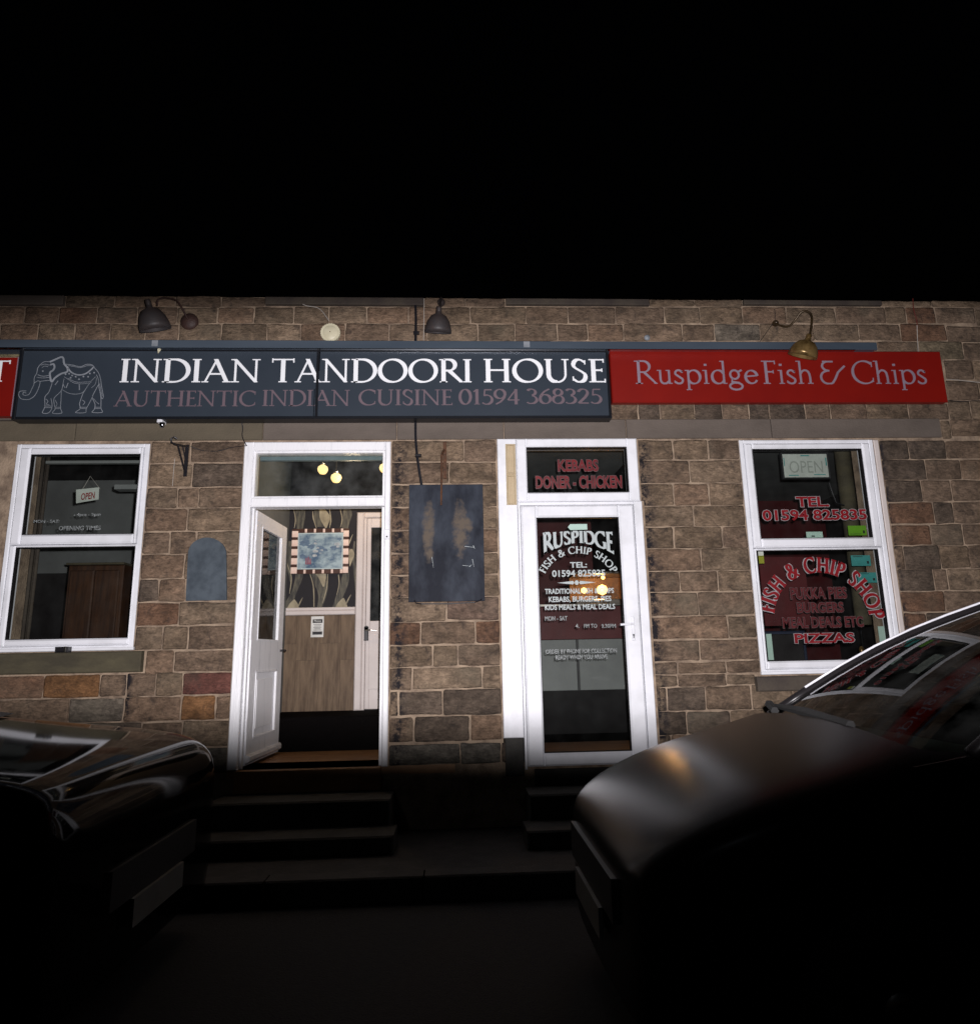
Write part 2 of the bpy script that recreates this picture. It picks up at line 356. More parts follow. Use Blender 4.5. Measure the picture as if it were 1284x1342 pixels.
G['E'] = (.60, [([(.18, 0), (.18, 1)], 'T'), ([(.18, .98), (.52, .98)], 't'), ([(.18, .52), (.46, .52)], 't'), ([(.18, .02), (.55, .02)], 't')], [(.13, 0, .10), (.13, 1, .10), (.52, .93, .08, 'v'), (.46, .52, .07, 'v'), (.555, .07, .08, 'v')])
G['F'] = (.58, [([(.18, 0), (.18, 1)], 'T'), ([(.18, .98), (.52, .98)], 't'), ([(.18, .52), (.44, .52)], 't')], [(.18, 0, .13), (.13, 1, .10), (.52, .93, .08, 'v'), (.44, .52, .07, 'v')])
G['C'] = (.88, [(arc(.52, .5, .44, .485, 48, 312, 24), 'n')], [(.82, .84, .11, 'v'), (.82, .17, .09, 'v')])
G['G'] = (.94, [(arc(.52, .5, .44, .485, 48, 318, 24), 'n'), ([(.82, .06), (.82, .42)], 'T')], [(.82, .84, .11, 'v'), (.80, .42, .14)])
G['P'] = (.68, [([(.18, 0), (.18, 1)], 'T'), ([(.18, .985), (.32, .985)] + arc(.33, .73, .24, .255, 88, -88) + [(.20, .475)], 'n')], [(.18, 0, .13), (.13, 1, .10)])
G['&'] = (.90, [([(.80, .02), (.30, .60)] + arc(.40, .80, .15, .18, 200, -20, 10) + [(.50, .64), (.20, .42)] + arc(.30, .25, .23, .24, 130, 320, 12) + [(.70, .34), (.78, .50)], 's')], [(.80, .52, .09)])
G['0'] = (.62, [(arc(.31, .5, .24, .485, 0, 360, 28), 'n')], [])
G['1'] = (.42, [([(.22, 0), (.22, 1)], 'T'), ([(.07, .83), (.22, .97)], 't')], [(.22, 0, .13)])
G['2'] = (.58, [(arc(.27, .73, .21, .25, 165, -30, 12) + [(.36, .42), (.07, .03)], 's'), ([(.07, .03), (.52, .03)], 'm')], [])
G['3'] = (.56, [(arc(.25, .77, .19, .21, 150, -80, 12), 's'), (arc(.24, .27, .25, .26, 82, -140, 14), 's')], [])
G['4'] = (.62, [([(.42, 0), (.42, 1)], 'T'), ([(.42, .97), (.05, .30)], 't'), ([(.05, .29), (.58, .29)], 't')], [])
G['5'] = (.56, [([(.15, .97), (.48, .97)], 'm'), ([(.16, .97), (.13, .55)], 't'), (arc(.24, .31, .25, .30, 110, -140, 14), 's')], [])
G['6'] = (.60, [([(.50, 1.0), (.28, .82)] + arc(.31, .34, .23, .40, 140, 180, 5), 'm'), (arc(.31, .31, .23, .30, 180, -180, 22), 'n')], [])
G['8'] = (.58, [(arc(.29, .76, .18, .22, 0, 360, 20), 's'), (arc(.29, .28, .23, .27, 0, 360, 22), 's')], [])
G['9'] = (.60, [([(.10, 0), (.32, .18)] + arc(.29, .66, .23, .40, -40, 0, 5), 'm'), (arc(.29, .69, .23, .30, 0, 360, 22), 'n')], [])
X = .60
G['+'] = (1.02, [(arc(.40, .77, .22, .20, 100, 265, 10) + [(.42, .56)], 'm'), (arc(.36, .28, .26, .28, 95, 300, 16) + [(.60, .22), (.72, .50), (.98, .78)], 'm'), ([(.20, .97), (.58, .97)], 'm')], [])
G['u'] = (.60, [([(.14, X), (.14, .20)] + arc(.29, .19, .15, .18, 180, 300, 8) + [(.45, .12)], 'm'), ([(.46, 0), (.46, X)], 'm')], [(.10, X, .08), (.42, X, .08), (.50, 0, .07)])
G['s'] = (.42, [([(.34, .50)] + arc(.21, .46, .12, .13, 50, 200, 8) + [(.16, .36), (.27, .27)] + arc(.21, .15, .14, .14, 30, -140, 8) + [(.06, .08)], 'm')], [(.345, .52, .05, 'v'), (.06, .09, .05, 'v')])
G['p'] = (.64, [([(.14, -.27), (.14, X)], 'm'), (arc(.34, .30, .23, .29, 150, -150, 18), 'n')], [(.14, -.27, .10), (.09, X, .07)])
G['i'] = (.30, [([(.15, 0), (.15, X)], 'm'), ([(.15, .78), (.15, .87)], 'T')], [(.15, 0, .10), (.11, X, .08)])
G['d'] = (.64, [([(.50, 0), (.50, 1)], 'm'), (arc(.30, .30, .23, .29, 30, 330, 18), 'n')], [(.45, 1, .07), (.55, 0, .06)])
G['g'] = (.60, [(arc(.26, .40, .16, .19, 0, 360, 18), 'm'), ([(.40, .52), (.54, .60)], 'm'), ([(.18, .22), (.14, .10), (.42, .04)], 'm'), (arc(.29, -.10, .23, .15, 60, -300, 20), 'm')], [])
G['e'] = (.56, [(arc(.28, .30, .22, .28, 10, 330, 18), 'n'), ([(.07, .32), (.50, .36)], 't')], [])
G['h'] = (.64, [([(.14, 0), (.14, 1)], 'm'), ([(.14, .44)] + arc(.32, .38, .16, .21, 150, 0, 8) + [(.49, .3), (.49, 0)], 'm')], [(.14, 0, .10), (.09, 1, .08), (.49, 0, .10)])

def glyph_polys(ch, T, t, ser):
    adv, strokes, serifs = G[ch]; out = []
    lo = -.29 if ch in 'pg' and ch.islower() else -.0
    for pts, mode in strokes:
        P = [Vector(p) for p in pts]; n = len(P); L_ = []; R_ = []
        closed = (P[0] - P[-1]).length < 1e-4
        for i in range(n):
            if closed: d = P[(i + 1) % (n - 1)] - P[(i - 1) % (n - 1)]
            else: d = P[min(i + 1, n - 1)] - P[max(i - 1, 0)]
            d.normalize()
            if mode == 'T': wd = T
            elif mode == 't': wd = t * 1.15
            elif mode == 'm': wd = (T + t) * .5
            else:
                nb = math.radians(18 if mode == 'n' else -25); k = abs(d.x * math.sin(nb) - d.y * math.cos(nb))
                wd = t + (T - t) * k ** 1.3
            nn = Vector((-d.y, d.x)) * wd / 2
            L_.append(P[i] + nn); R_.append(P[i] - nn)
        for i in range(n - 1):
            q_ = [L_[i], R_[i], R_[i + 1], L_[i + 1]]
            out.append([(p.x, min(1.0 if len(pts) == 2 else 1.02, max(lo - (.02 if len(pts) > 2 else 0), p.y))) for p in q_])
    for s_ in serifs:
        if len(s_) == 4:
            x, y, h, _ = s_; out.append([(x - ser / 2, y - h), (x + ser / 2, y - h), (x + ser / 2, y + h), (x - ser / 2, y + h)])
        else:
            x, y, hw = s_; hw *= 1 if ser < .1 else 1.25
            y0 = y - ser if y > .3 else y; out.append([(x - hw, y0), (x + hw, y0), (x + hw, y0 + ser), (x - hw, y0 + ser)])
    return adv, out

def word(name, text, x0, x1, z0, h, Y, m, parent, T=.15, t=.062, ser=.045, warp=None, grow=0, depth=.002, **k):
    """serif word whose first letter starts at x0 and whose last ends at x1; capitals stand z0..z0+h"""
    mb = MB(); x = 0; items = []
    for ch in text:
        adv, pl = glyph_polys(ch, T + grow, t + grow, ser + grow); items.append((x, pl)); x += adv
    tot = x - .10
    sx = (x1 - x0) / tot; c = 0
    for xo, pl in items:
        for p in pl:
            q_ = []
            for px, py in p:
                gx = x0 + (xo + px - .05) * sx; gz = z0 + py * h
                if warp: gx, gz = warp((xo + px - .05) / tot, py)
                q_.append((gx, gz))
            yy = Y - (c % 7) * .00012; c += 1
            mb.prism(q_, yy - depth, yy)
    return mb.build(name, m, parent, **k)

def sans_mesh(text, offset=0.0):
    cu = bpy.data.curves.new('t', 'FONT'); cu.body = text; cu.size = 1; cu.offset = offset; cu.resolution_u = 3; cu.extrude = 0
    ob = bpy.data.objects.new('t', cu); sc.collection.objects.link(ob)
    dg = bpy.context.evaluated_depsgraph_get(); dg.update()
    me = ob.evaluated_get(dg).to_mesh()
    v = [tuple(p.co) for p in me.vertices]; f = [tuple(p.vertices) for p in me.polygons]
    ob.evaluated_get(dg).to_mesh_clear(); bpy.data.objects.remove(ob); bpy.data.curves.remove(cu)
    return v, f
def sans(name, text, x0, x1, z0, z1, Y, m, parent, bold=.012, outline=None, om=None, slope=0):
    v, f = sans_mesh(text, bold)
    v0, _ = sans_mesh(text, 0)
    ax0 = min(p[0] for p in v0); ax1 = max(p[0] for p in v0); ay0 = min(p[1] for p in v0); ay1 = max(p[1] for p in v0)
    if ',' in text: ay0 = 0
    sx = (x1 - x0) / (ax1 - ax0); sz = (z1 - z0) / (ay1 - ay0)
    def put(v, f, Y, m, nm):
        b = MB(); b.add([(x0 + (p[0] - ax0) * sx, Y, z0 + (p[1] - ay0) * sz + slope * (p[0] - ax0) * sx) for p in v], f); return b.build(nm, m, parent)
    if outline:
        v2, f2 = sans_mesh(text, bold + outline); put(v2, f2, Y, om, name + '_outline' if False else 'lettering_outline')
        Y -= .0012
    return put(v, f, Y, m, name)

# ------------------------------------------------------------------ ground
g = MB(); g.add([(-150, -150, 0), (150, -150, 0), (150, 150, 0), (-150, 150, 0)], [(0, 1, 2, 3)])
g.build('road', 'asphalt', origin=(0, 0, 0), kind='structure')
bx('pavement', 'paving', None, -14, 14, -.98, 1.0, -.05, .13, kind='structure')
kb = [bx('kerb', 'kerb', None, -14 + i * .92, -14 + i * .92 + .912, -1.12, -.984, -.05, .135, .01, kind='structure') for i in range(30)]

# ------------------------------------------------------------------ the building: wall with its openings
B = thing('stone_building', 'brown sandstone terrace building with two white doorways and two white windows', 'building', (0, 0, 0))
FL = at(600, 998)[1] - .02            # level of the shop floors / thresholds
LW = rect((11, 581), (187, 853)); LW = (at(22, 582)[0], at(197, 582)[0], at(86, 854)[1], at(100, 581.5)[1])
D1 = (at(326, 585)[0], at(511, 600)[0], FL, at(420, 580)[1])
D2 = (at(651.5, 600)[0], at(831.5, 600)[0], FL, at(740, 576)[1])
RW = (at(968, 580)[0], at(1144, 577)[0], at(1085, 883)[1], at(1056, 576)[1])
TOP = at(642, 390.5)[1]; WX0, WX1 = -4.7, 5.6
openings = [LW, D1, D2, RW]
def wall_with_holes(x0, x1, z0, z1, y0, y1, holes):
    xs = sorted({x0, x1} | {h[0] for h in holes} | {h[1] for h in holes}); b = MB()
    for i in range(len(xs) - 1):
        a, c = xs[i], xs[i + 1]; hs = sorted([(h[2], h[3]) for h in holes if h[0] < (a + c) / 2 < h[1]]); z = z0
        for h0, h1 in hs:
            if h0 > z + 1e-4: b.box(a, c, y0, y1, z, h0)
            z = h1
        b.box(a, c, y0, y1, z, z1)
    return b
wall_with_holes(WX0, WX1, -.1, TOP - .004, .0055, .34, openings).build('wall', 'mortar', B, origin=(0, 0, 0))

bx('roof', 'print_black', B, WX0, WX1, .35, 4.6, 3.77, 3.9)

# --- the individual stones
n_stone = 0
TONES = [(.186, .132, .088), (.176, .122, .083), (.200, .144, .098), (.160, .112, .078), (.190, .126, .084), (.180, .130, .088), (.168, .116, .080)]
def stone(x0, x1, z0, z1, tone=None, Y=0.0, rough=1.0, gap=.0055, m='sandstone', name='stone'):
    global n_stone
    if x1 - x0 < .03: return
    n_stone += 1
    x0 += gap; x1 -= gap; z0 += gap; z1 -= gap
    nx = max(3, min(7, int((x1 - x0) / .07) + 2)); nz = 4
    proud = Y - random.uniform(0, .007) * rough
    jx = [0] + [min(.014, (x1 - x0) * .1)] + [(x1 - x0) * (i + 1) / (nx - 1) + random.uniform(-.01, .01) for i in range(nx - 2)]
    us = [0, .014 / (x1 - x0)] + [i / (nx - 2) for i in range(1, nx - 2)] + [1 - .014 / (x1 - x0), 1]
    vs_ = [0, .11, .5, .89, 1]
    tl = [random.uniform(-.006, .006) for _ in range(4)]
    v = []
    for j, vv in enumerate(vs_):
        for i, uu in enumerate(us):
            e = i in (0, len(us) - 1) or j in (0, len(vs_) - 1)
            cor = i in (0, len(us) - 1) and j in (0, len(vs_) - 1)
            y = proud + (.0035 if e else random.uniform(-.0045, .004) * rough)
            x = x0 + (x1 - x0) * uu; z = z0 + (z1 - z0) * vv
            x += (tl[0] * (1 - vv) + tl[1] * vv) * (uu - .5) * 2 * .6; z += (tl[2] * (1 - uu) + tl[3] * uu) * (vv - .5) * 2
            if e and not cor: x += random.uniform(-.0035, .0035); z += random.uniform(-.0042, .0042)
            if cor: x += (x0 + x1) / 2 > x and .003 or -.003; z += (z0 + z1) / 2 > z and .003 or -.003
            v.append((x, y, z))
    W_ = len(us); H_ = len(vs_); f = []
    for j in range(H_ - 1):
        for i in range(W_ - 1): f.append((j * W_ + i, j * W_ + i + 1, (j + 1) * W_ + i + 1, (j + 1) * W_ + i))
    per = [i for i in range(W_)] + [j * W_ + W_ - 1 for j in range(1, H_)] + [(H_ - 1) * W_ + i for i in range(W_ - 2, -1, -1)] + [j * W_ for j in range(H_ - 2, 0, -1)]
    k = len(v); v += [(v[p][0], .03, v[p][2]) for p in per]
    for a in range(len(per)):
        c = (a + 1) % len(per); f.append((per[a], k + a, k + c, per[c]))
    b = MB(); b.add(v, f); o = b.build(name, m, B)
    for p in o.data.polygons[: (W_ - 1) * (H_ - 1)]: p.use_smooth = True
    t = tone or random.choice(TONES); s = random.uniform(.86, 1.12)
    o.color = (t[0] * s, t[1] * s, t[2] * s, 1)
    return o
RUST = (.185, .092, .04); REDB = (.150, .084, .052); GREY = (.15, .124, .096); DARK = (.105, .078, .058); PLIN = (.115, .102, .084)
def course(ya, yb, xs, xref=None, tones=None):
    """one course between picture heights ya, yb, joints at picture xs (last two = ends)"""
    ym = (ya + yb) / 2
    for i in range(len(xs) - 1):
        xc = 642 if xref is None and (isinstance(xs[i], tuple) or isinstance(xs[i + 1], tuple)) else ((xs[i] + xs[i + 1]) / 2 if xref is None else xref)
        X0 = xs[i][0] if isinstance(xs[i], tuple) else at(xs[i], ym)[0]
        X1 = xs[i + 1][0] if isinstance(xs[i + 1], tuple) else at(xs[i + 1], ym)[0]
        stone(X0, X1, at(xc, yb)[1], at(xc, ya)[1], (tones or {}).get(i))
# piers: ends given as world X in one-tuples where they meet an opening
l0, l1 = (LW[1] + .004,), (D1[0] - .03,)
for ya, yb, j, tn in [(578, 607, [250], None), (607, 638.5, [252], {1: DARK}), (638.5, 666, [233, 260], None), (666, 696, [246], None), (696, 726, [222, 257], None), (726, 758, [241], None),
                  (758, 788.5, [208, 243], {0: DARK}), (788.5, 820, [234], {0: REDB}), (820, 852, [213, 246], None)]:
    course(ya, yb, [l0] + j + [l1], 250, tn)
course(852, 882, [190, 228, l1], 250)
course(883, 914, [(-4.7,), -60, 57, 131, 165, 204, 239, l1], 150, {1: REDB, 2: RUST, 6: (.11, .045, .035)})
course(914, 947, [(-4.7,), -20, 90, 162, 237, 282, l1], 150, {2: GREY, 4: RUST})
course(947, 982, [(-4.7,), -80, 30, 110, 185, 238, l1], 150, {3: DARK})
course(982, 1018, [(-4.7,), -30, 60, 150, 210, l1], 150, {0: PLIN, 1: PLIN, 2: PLIN, 3: PLIN, 4: PLIN})
m0, m1 = (D1[1] + .012,), (D2[0] - .008,)
for ya, yb, j, tn in [(577, 605, [608], None), (605, 634.6, [588.5], None), (634.6, 665, [560, 620], None), (665, 694, [590], None), (694, 725, [555, 612], None), (725, 754, [585], None), (754, 783, [548, 618], None),
                  (783, 814, [585], {1: (.17, .115, .085)}), (814, 845, [551, 623], {0: REDB, 2: REDB}), (845, 874, [567, 600], None), (874, 904, [540, 632], None), (904, 938, [522, 580.5], {1: DARK, 2: DARK}), (938, 973, [542, 616], {1: DARK})]:
    course(ya, yb, [m0] + j + [m1], 580, tn)
m1b = (at(686, 985)[0],)
course(974, 1003, [m0, 603, 657, m1b], 580, {0: PLIN, 1: PLIN, 2: DARK})
r0, r1 = (D2[1] + .02,), (RW[0] - .004,)
for ya, yb, j, tn in [(576, 603, [882, 928], None), (603, 633, [904], None), (633, 663, [883, 929], None), (663, 690, [909], None), (690, 719, [883, 947], None), (719, 748, [919], None), (748, 776, [890.5, 940.5], None),
                  (776, 807, [915], None), (807, 838, [954.5], None), (838, 867, [917], None), (867, 884, [888, 952], None)]:
    course(ya, yb, [r0] + j + [r1], 905, tn)
course(884, 900, [r0, 888, 952, 990], 905)
course(900, 932, [r0, 874, 925, 985, 1040, 1105, 1160, 1225, (5.6,)], 905, {1: DARK})
course(932, 963, [r0, 900, 958, 1010, 1075, 1140, 1205, (5.6,)], 905, {0: DARK, 1: DARK})
course(963, 996, [r0, 880, 935, 1000, 1060, 1130, (5.6,)], 905)
s0 = (RW[1] + .05,)
for ya, yb, j in [(577, 602, [1190, 1240]), (602, 629, [1213, 1259.5]), (629, 657.5, [1208, 1247]), (657.5, 687, [1224, 1249]), (687, 715, [1220, 1262]), (715, 746, [1185, 1232, 1270]), (746, 774, [1224, 1242]),
              (774, 803, [1238]), (803, 832, [1215, 1262]), (832, 862, [1230]), (862, 884, [1205, 1255])]:
    course(ya, yb, [s0] + j + [(4.85,), (5.6,)], 1220, {0: random.choice([REDB, DARK, TONES[1]]), 1: random.choice([DARK, TONES[3]])})
course(884, 900, [1200, 1265, (5.6,)], 1220)
# upper rows
course(402, 424, [(-4.7,), -30, 32, 77, 127, 180, 232, 285, 333, 385, 431, 481, 535, 575, 616, 689, 744, 806, 871, 917, 973, 1030, 1095, 1160, 1187, 1226, 1278, (5.6,)], None, {3: REDB, 24: REDB})
course(424, 447, [(-4.7,), -60, 0, 49, 98, 144, 190, 234, 290, 350, 394, 452, 510, 560, 626, 675, 730, 770, 817, 894, 936, 996, 1067, 1125, 1180, 1240, (5.6,)], None, {20: GREY, 24: REDB})
course(447, 471, [1150, 1205, 1262, (5.6,)], None, {1: (.155, .122, .08)})
course(446, 468, [(-4.7,), -70, -20, 30], None, {2: (.15, .125, .07)})
for ya, yb, j in [(471, 498, [1238, 1275]), (498, 525, [1240, 1284]), (525, 551, [1243, 1272])]: course(ya, yb, j + [(5.6,)], None)
course(527, 551, [798, 836, 865, 910, 946, 981, 1008, 1055, 1088, 1136, 1190, 1243], None, {1: DARK, 3: DARK, 5: DARK, 6: DARK})
course(551, 575, [1233, 1246, (5.6,)], None)
# top line of the wall between upper sills
uy = [(-110, -4), (86, 348), (560, 662), (850, 970), (1155, 1215), (1290, 1400)]
def zt(x): return TOP
for a, b_ in [(-110, 0), (86, 150), (150, 230), (230, 290), (290, 348), (556, 610), (610, 662), (850, 910), (910, 972), (1153, 1220), (1220, 1290), (1290, 1400)]:
    X0, X1 = at(a, 395)[0], at(b_, 395)[0]
    stone(max(X0, -4.7), min(X1, 5.6), at((a + b_) / 2, 402)[1], TOP)
for a, b_ in [(0, 86), (348, 556), (662, 850), (972, 1153)]:
    X0, X1 = at(a, 395)[0], at(b_, 395)[0]
    bx('upper_sill', 'sill_brown' if a else 'lintel_stone', B, X0 + .004, X1 - .004, -.035, .2, at((a + b_) / 2, 401)[1], TOP - .016, .006)
# lintel band over doors and windows
lz0, lz1 = at(642, 576.5)[1], at(642, 550)[1]
for a, b_ in zip([(-4.7,), 100, 345, 520, 660, 820, 1010], [100, 345, 520, 660, 820, 1010, 1232]):
    X0 = a[0] if isinstance(a, tuple) else at(a, 563)[0]
    bx('lintel', 'lintel_olive' if isinstance(a, tuple) or a == 100 else 'lintel_stone', B, X0 + .003, at(b_, 563)[0] - .003, -.014 - random.uniform(0, .004), .011, lz0 + .006, lz1 - .003, .006)
for a, b_ in zip([-10, 120, 260, 400, 545, 690], [120, 260, 400, 545, 690, 798]):
    bx('ledge_stone', 'lintel_stone', B, at(a, 549)[0] + .004, at(b_, 549)[0] - .004, -.03, .011, lz1 + .001, at(642, 541)[1], .006)
# window sills of the street front
bx('window_sill', 'sill_green', B, -4.7, at(188, 868)[0], -.055, .10, at(100, 882.5)[1], at(100, 854)[1] - .004, .01)
bx('window_sill', 'sill_brown', B, at(989, 893)[0], at(1200, 893)[0], -.055, .10, at(1050, 905)[1], at(1085, 884)[1] - .004, .01)

# ------------------------------------------------------------------ windows
def bars(mb, x0, x1, z0, z1, wl, wr, wb, wt, y0, y1, bev=.012):
    """mitre-free rectangular frame with butted members"""
    mb.box(x0, x0 + wl, y0, y1, z0, z1, bev); mb.box(x1 - wr, x1, y0, y1, z0, z1, bev)
    mb.box(x0 + wl, x1 - wr, y0, y1, z0, z0 + wb, bev); mb.box(x0 + wl, x1 - wr, y0, y1, z1 - wt, z1, bev)
def window(R, mid_hi, mid_lo, gl_hi, gl_lo, label):
    w_ = thing('window', '', ''); del w_['label']; del w_['category']
    w_.parent = B; w_.location = ((R[0] + R[1]) / 2, .02, R[2]); w_['label'] = label
    f = MB(); x0, x1, z0, z1 = R; x0 += .004; x1 -= .004; z0 += .002; z1 -= .002
    bars(f, x0, x1, z0, z1, .035, .04, .04, .03, -.002, .07, .006)
    # thin light grooves: inner casing stepped
    zm0, zm1 = mid_lo, mid_hi
    bars(f, x0 + .038, x1 - .043, zm1 - .001, z1 - .032, gl_hi[0] - x0 - .036, x1 - .043 - gl_hi[1] + 0, .0 + (gl_hi[2] - zm1) + .001, z1 - .032 - gl_hi[3], -.016, .07, .014)
    bars(f, x0 + .038, x1 - .043, z0 + .042, zm1 - .006, gl_lo[0] - x0 - .036, x1 - .043 - gl_lo[1] + 0, gl_lo[2] - z0 - .042, zm1 - .006 - gl_lo[3], -.008, .07, .012)
    f.build('window_frame', 'white_upvc', w_)
    for gl in (gl_hi, gl_lo):
        k = MB(); bars(k, gl[0] - .001, gl[1] + .001, gl[2] - .001, gl[3] + .001, .006, .006, .006, .006, .004, .05, 0); k.build('gasket', 'gasket', w_)
        p = MB(); p.add([(gl[0], .02, gl[2]), (gl[1], .02, gl[2]), (gl[1], .02, gl[3]), (gl[0], .02, gl[3])], [(0, 1, 2, 3)]); p.build('pane', 'window_glass', w_)
    return w_
glh = (at(34, 648)[0], at(180, 648)[0], at(100, 700.5)[1], at(113, 595)[1]); gll = (at(13, 777)[0], at(174, 777)[0], at(86, 837.5)[1], at(100, 716.5)[1])
WL = window(LW, at(100, 713)[1], 0, glh, gll, 'white window at the left with hanging open card')
bx('sill_bead', 'white_upvc', WL, LW[0] + .0, LW[1] + .012, -.03, -.004, LW[2] + .003, LW[2] + .026, .004)
grh = (at(991, 648)[0], at(1136.5, 646)[0], at(1070, 705.3)[1], at(1057, 588)[1]); grl = (at(998, 795)[0], at(1160, 790)[0], at(1080, 865.5)[1], at(1070, 720.5)[1])
WR_ = window(RW, at(1070, 717)[1], 0, grh, grl, 'white window at the right with red shop lettering')
bx('sill_bead', 'white_upvc', WR_, RW[0] - .008, RW[1] + .02, -.03, -.004, RW[2] + .003, RW[2] + .026, .004)
bx('side_board', 'cream_paint', WR_, RW[1] + .001, RW[1] + .045, -.004, .05, RW[2] - .0, RW[3] - .005, .006)

# lettering on the right window
GY = .016
def sl(text, px0, px1, py0, py1, parent, m='vinyl_red', om='vinyl_pale', Y=GY, outline=.03, bold=.03, name='lettering', slope=0):
    x0, z1 = at(px0, py0, Y); x1, _ = at(px1, py0, Y); _, z0 = at(px0, py1, Y)
    return sans(name, text, x0, x1, z0, z1, Y, m, parent, bold, outline, om, slope)
sl('TEL.', 1043, 1084.5, 651.5, 664, WR_); sl('01594 825835', 999, 1134, 669, 682, WR_)
sl('PUKKA PIES', 1035, 1108, 771, 785, WR_, 'vinyl_red_faded', 'vinyl_pale_faded'); sl('BURGERS', 1044, 1104, 790.5, 803, WR_, 'vinyl_red_faded', 'vinyl_pale_faded')
sl('MEAL DEALS ETC', 1025, 1130, 810, 823, WR_, 'vinyl_red_faded', 'vinyl_pale_faded'); sl('PIZZAS', 1041, 1118, 831, 843, WR_)
def arc_word(text, cx, cz, r0, a0, a1, h, Y, m, parent, T=.24, t=.13, ser=.1, grow=0, stretch=1.0):
    """letters on an arc, each kept rigid and turned; angles in degrees from +X"""
    adv = [G[c][0] for c in text]; tot = sum(adv); x = 0; mb = MB(); c_ = 0
    for ch, ad in zip(text, adv):
        am = math.radians(a0 + (a1 - a0) * (x + ad / 2) / tot); ar = abs(math.radians(a1 - a0)) * r0 / tot
        for p in glyph_polys(ch, T + grow, t + grow, ser + grow)[1]:
            q_ = []
            for px, py in p:
                lx = (px - ad / 2 + .02) * ar; lz = py * h * stretch
                rr = r0 + lz; q_.append((cx + rr * math.cos(am) + lx * math.sin(am), cz + rr * math.sin(am) - lx * math.cos(am)))
            yy = Y - (c_ % 7) * .00012; c_ += 1; mb.prism(q_, yy - .001, yy)
        x += ad
    return mb.build('lettering', m, parent)
px_m = (at(1125, 780)[0] - at(1025, 780)[0]) / 100
acx, acz = at(1075.5, 797, GY)
def ell_word(text, cx, cz, rx, rz, a0, a1, h, Y, m, parent, T, t, ser, grow=0):
    adv = [G[c][0] for c in text]; tot = sum(adv); x = 0; mb = MB(); c_ = 0
    # equal arc length along the ellipse
    N_ = 400; P = [(cx + rx * math.cos(math.radians(a0 + (a1 - a0) * i / N_)), cz + rz * math.sin(math.radians(a0 + (a1 - a0) * i / N_))) for i in range(N_ + 1)]
    S = [0]
    for i in range(N_): S.append(S[-1] + math.hypot(P[i + 1][0] - P[i][0], P[i + 1][1] - P[i][1]))
    for ch, ad in zip(text, adv):
        s_ = S[-1] * (x + ad / 2) / tot; i = max(1, min(N_ - 1, next(k for k in range(N_ + 1) if S[k] >= s_ - 1e-9)))
        tx, tz = P[i + 1][0] - P[i - 1][0], P[i + 1][1] - P[i - 1][1]; l = math.hypot(tx, tz); tx /= l; tz /= l; sc_ = S[-1] / tot
        for p in glyph_polys(ch, T + grow, t + grow, ser + grow)[1]:
            q_ = [(P[i][0] + (px - ad / 2 + .02) * sc_ * tx - (py) * h * tz, P[i][1] + (px - ad / 2 + .02) * sc_ * tz + (py) * h * tx) for px, py in p]
            yy = Y - (c_ % 7) * .00012; c_ += 1; mb.prism(q_, yy - .001, yy)
        x += ad
    return mb.build('lettering', m, parent)
for gm_, mm_, yy_ in ((.13, 'vinyl_pale', GY), (0, 'vinyl_red', GY - .0022)):
    ell_word('FISH & CHIP SHOP', acx, at(1075, 812)[1], px_m * 62, px_m * 60, 172, 0, px_m * 20, yy_, mm_, WR_, .24, .13, .1, gm_)
# cards and stickers stuck to the right window
def card(name, a, b, m, label, Y=.03, marks=None):
    x0, x1, z0, z1 = rect(a, b, Y); r_ = thing(name, label, 'card', ((x0 + x1) / 2, Y, z0))
    bx('sheet', m, r_, x0, x1, Y, Y + .002, z0, z1)
    if marks:
        for (u0, u1, v0, v1, mm) in marks: bx('print', mm, r_, x0 + (x1 - x0) * u0, x0 + (x1 - x0) * u1, Y - .0012, Y - .0002, z0 + (z1 - z0) * v0, z0 + (z1 - z0) * v1)
    return r_
card('window_card', (1110.5, 689), (1136, 701.5), 'paper_green', 'bright green card inside the right window beside the phone number', marks=[(.8, .9, .2, .5, 'print_black'), (.1, .7, .12, .16, 'print_black')])
card('window_card', (1056, 697), (1078.5, 705), 'paper_mint', 'small pale card on the middle rail of the right window', marks=[(.3, .5, .2, .4, 'print_black')])
card('window_card', (1114.5, 728), (1141.5, 741.5), 'paper_teal', 'upper teal card inside the lower pane of the right window', marks=[(.8, .9, .2, .45, 'print_black'), (.1, .6, .85, .9, 'print_black')])
card('window_card', (1122.5, 750.5), (1149.5, 763.5), 'paper_teal', 'lower teal card above the letters of SHOP in the right window', marks=[(.8, .9, .2, .45, 'print_black'), (.1, .6, .85, .9, 'print_black')])
card('window_card', (993, 722), (1001.5, 738.5), 'paper_yellow', 'yellow and white warning sticker at the top left of the lower right window pane', marks=[(0, 1, .62, 1, 'paper_white'), (.1, .9, .55, .58, 'print_black')])
card('window_card', (1003.5, 831), (1014, 865), 'paper_mint', 'tall pale card in the bottom left corner of the right window', Y=.06)
card('window_card', (1150, 821), (1162, 850), 'paper_mint', 'tall pale card in the bottom right corner of the right window', Y=.06)

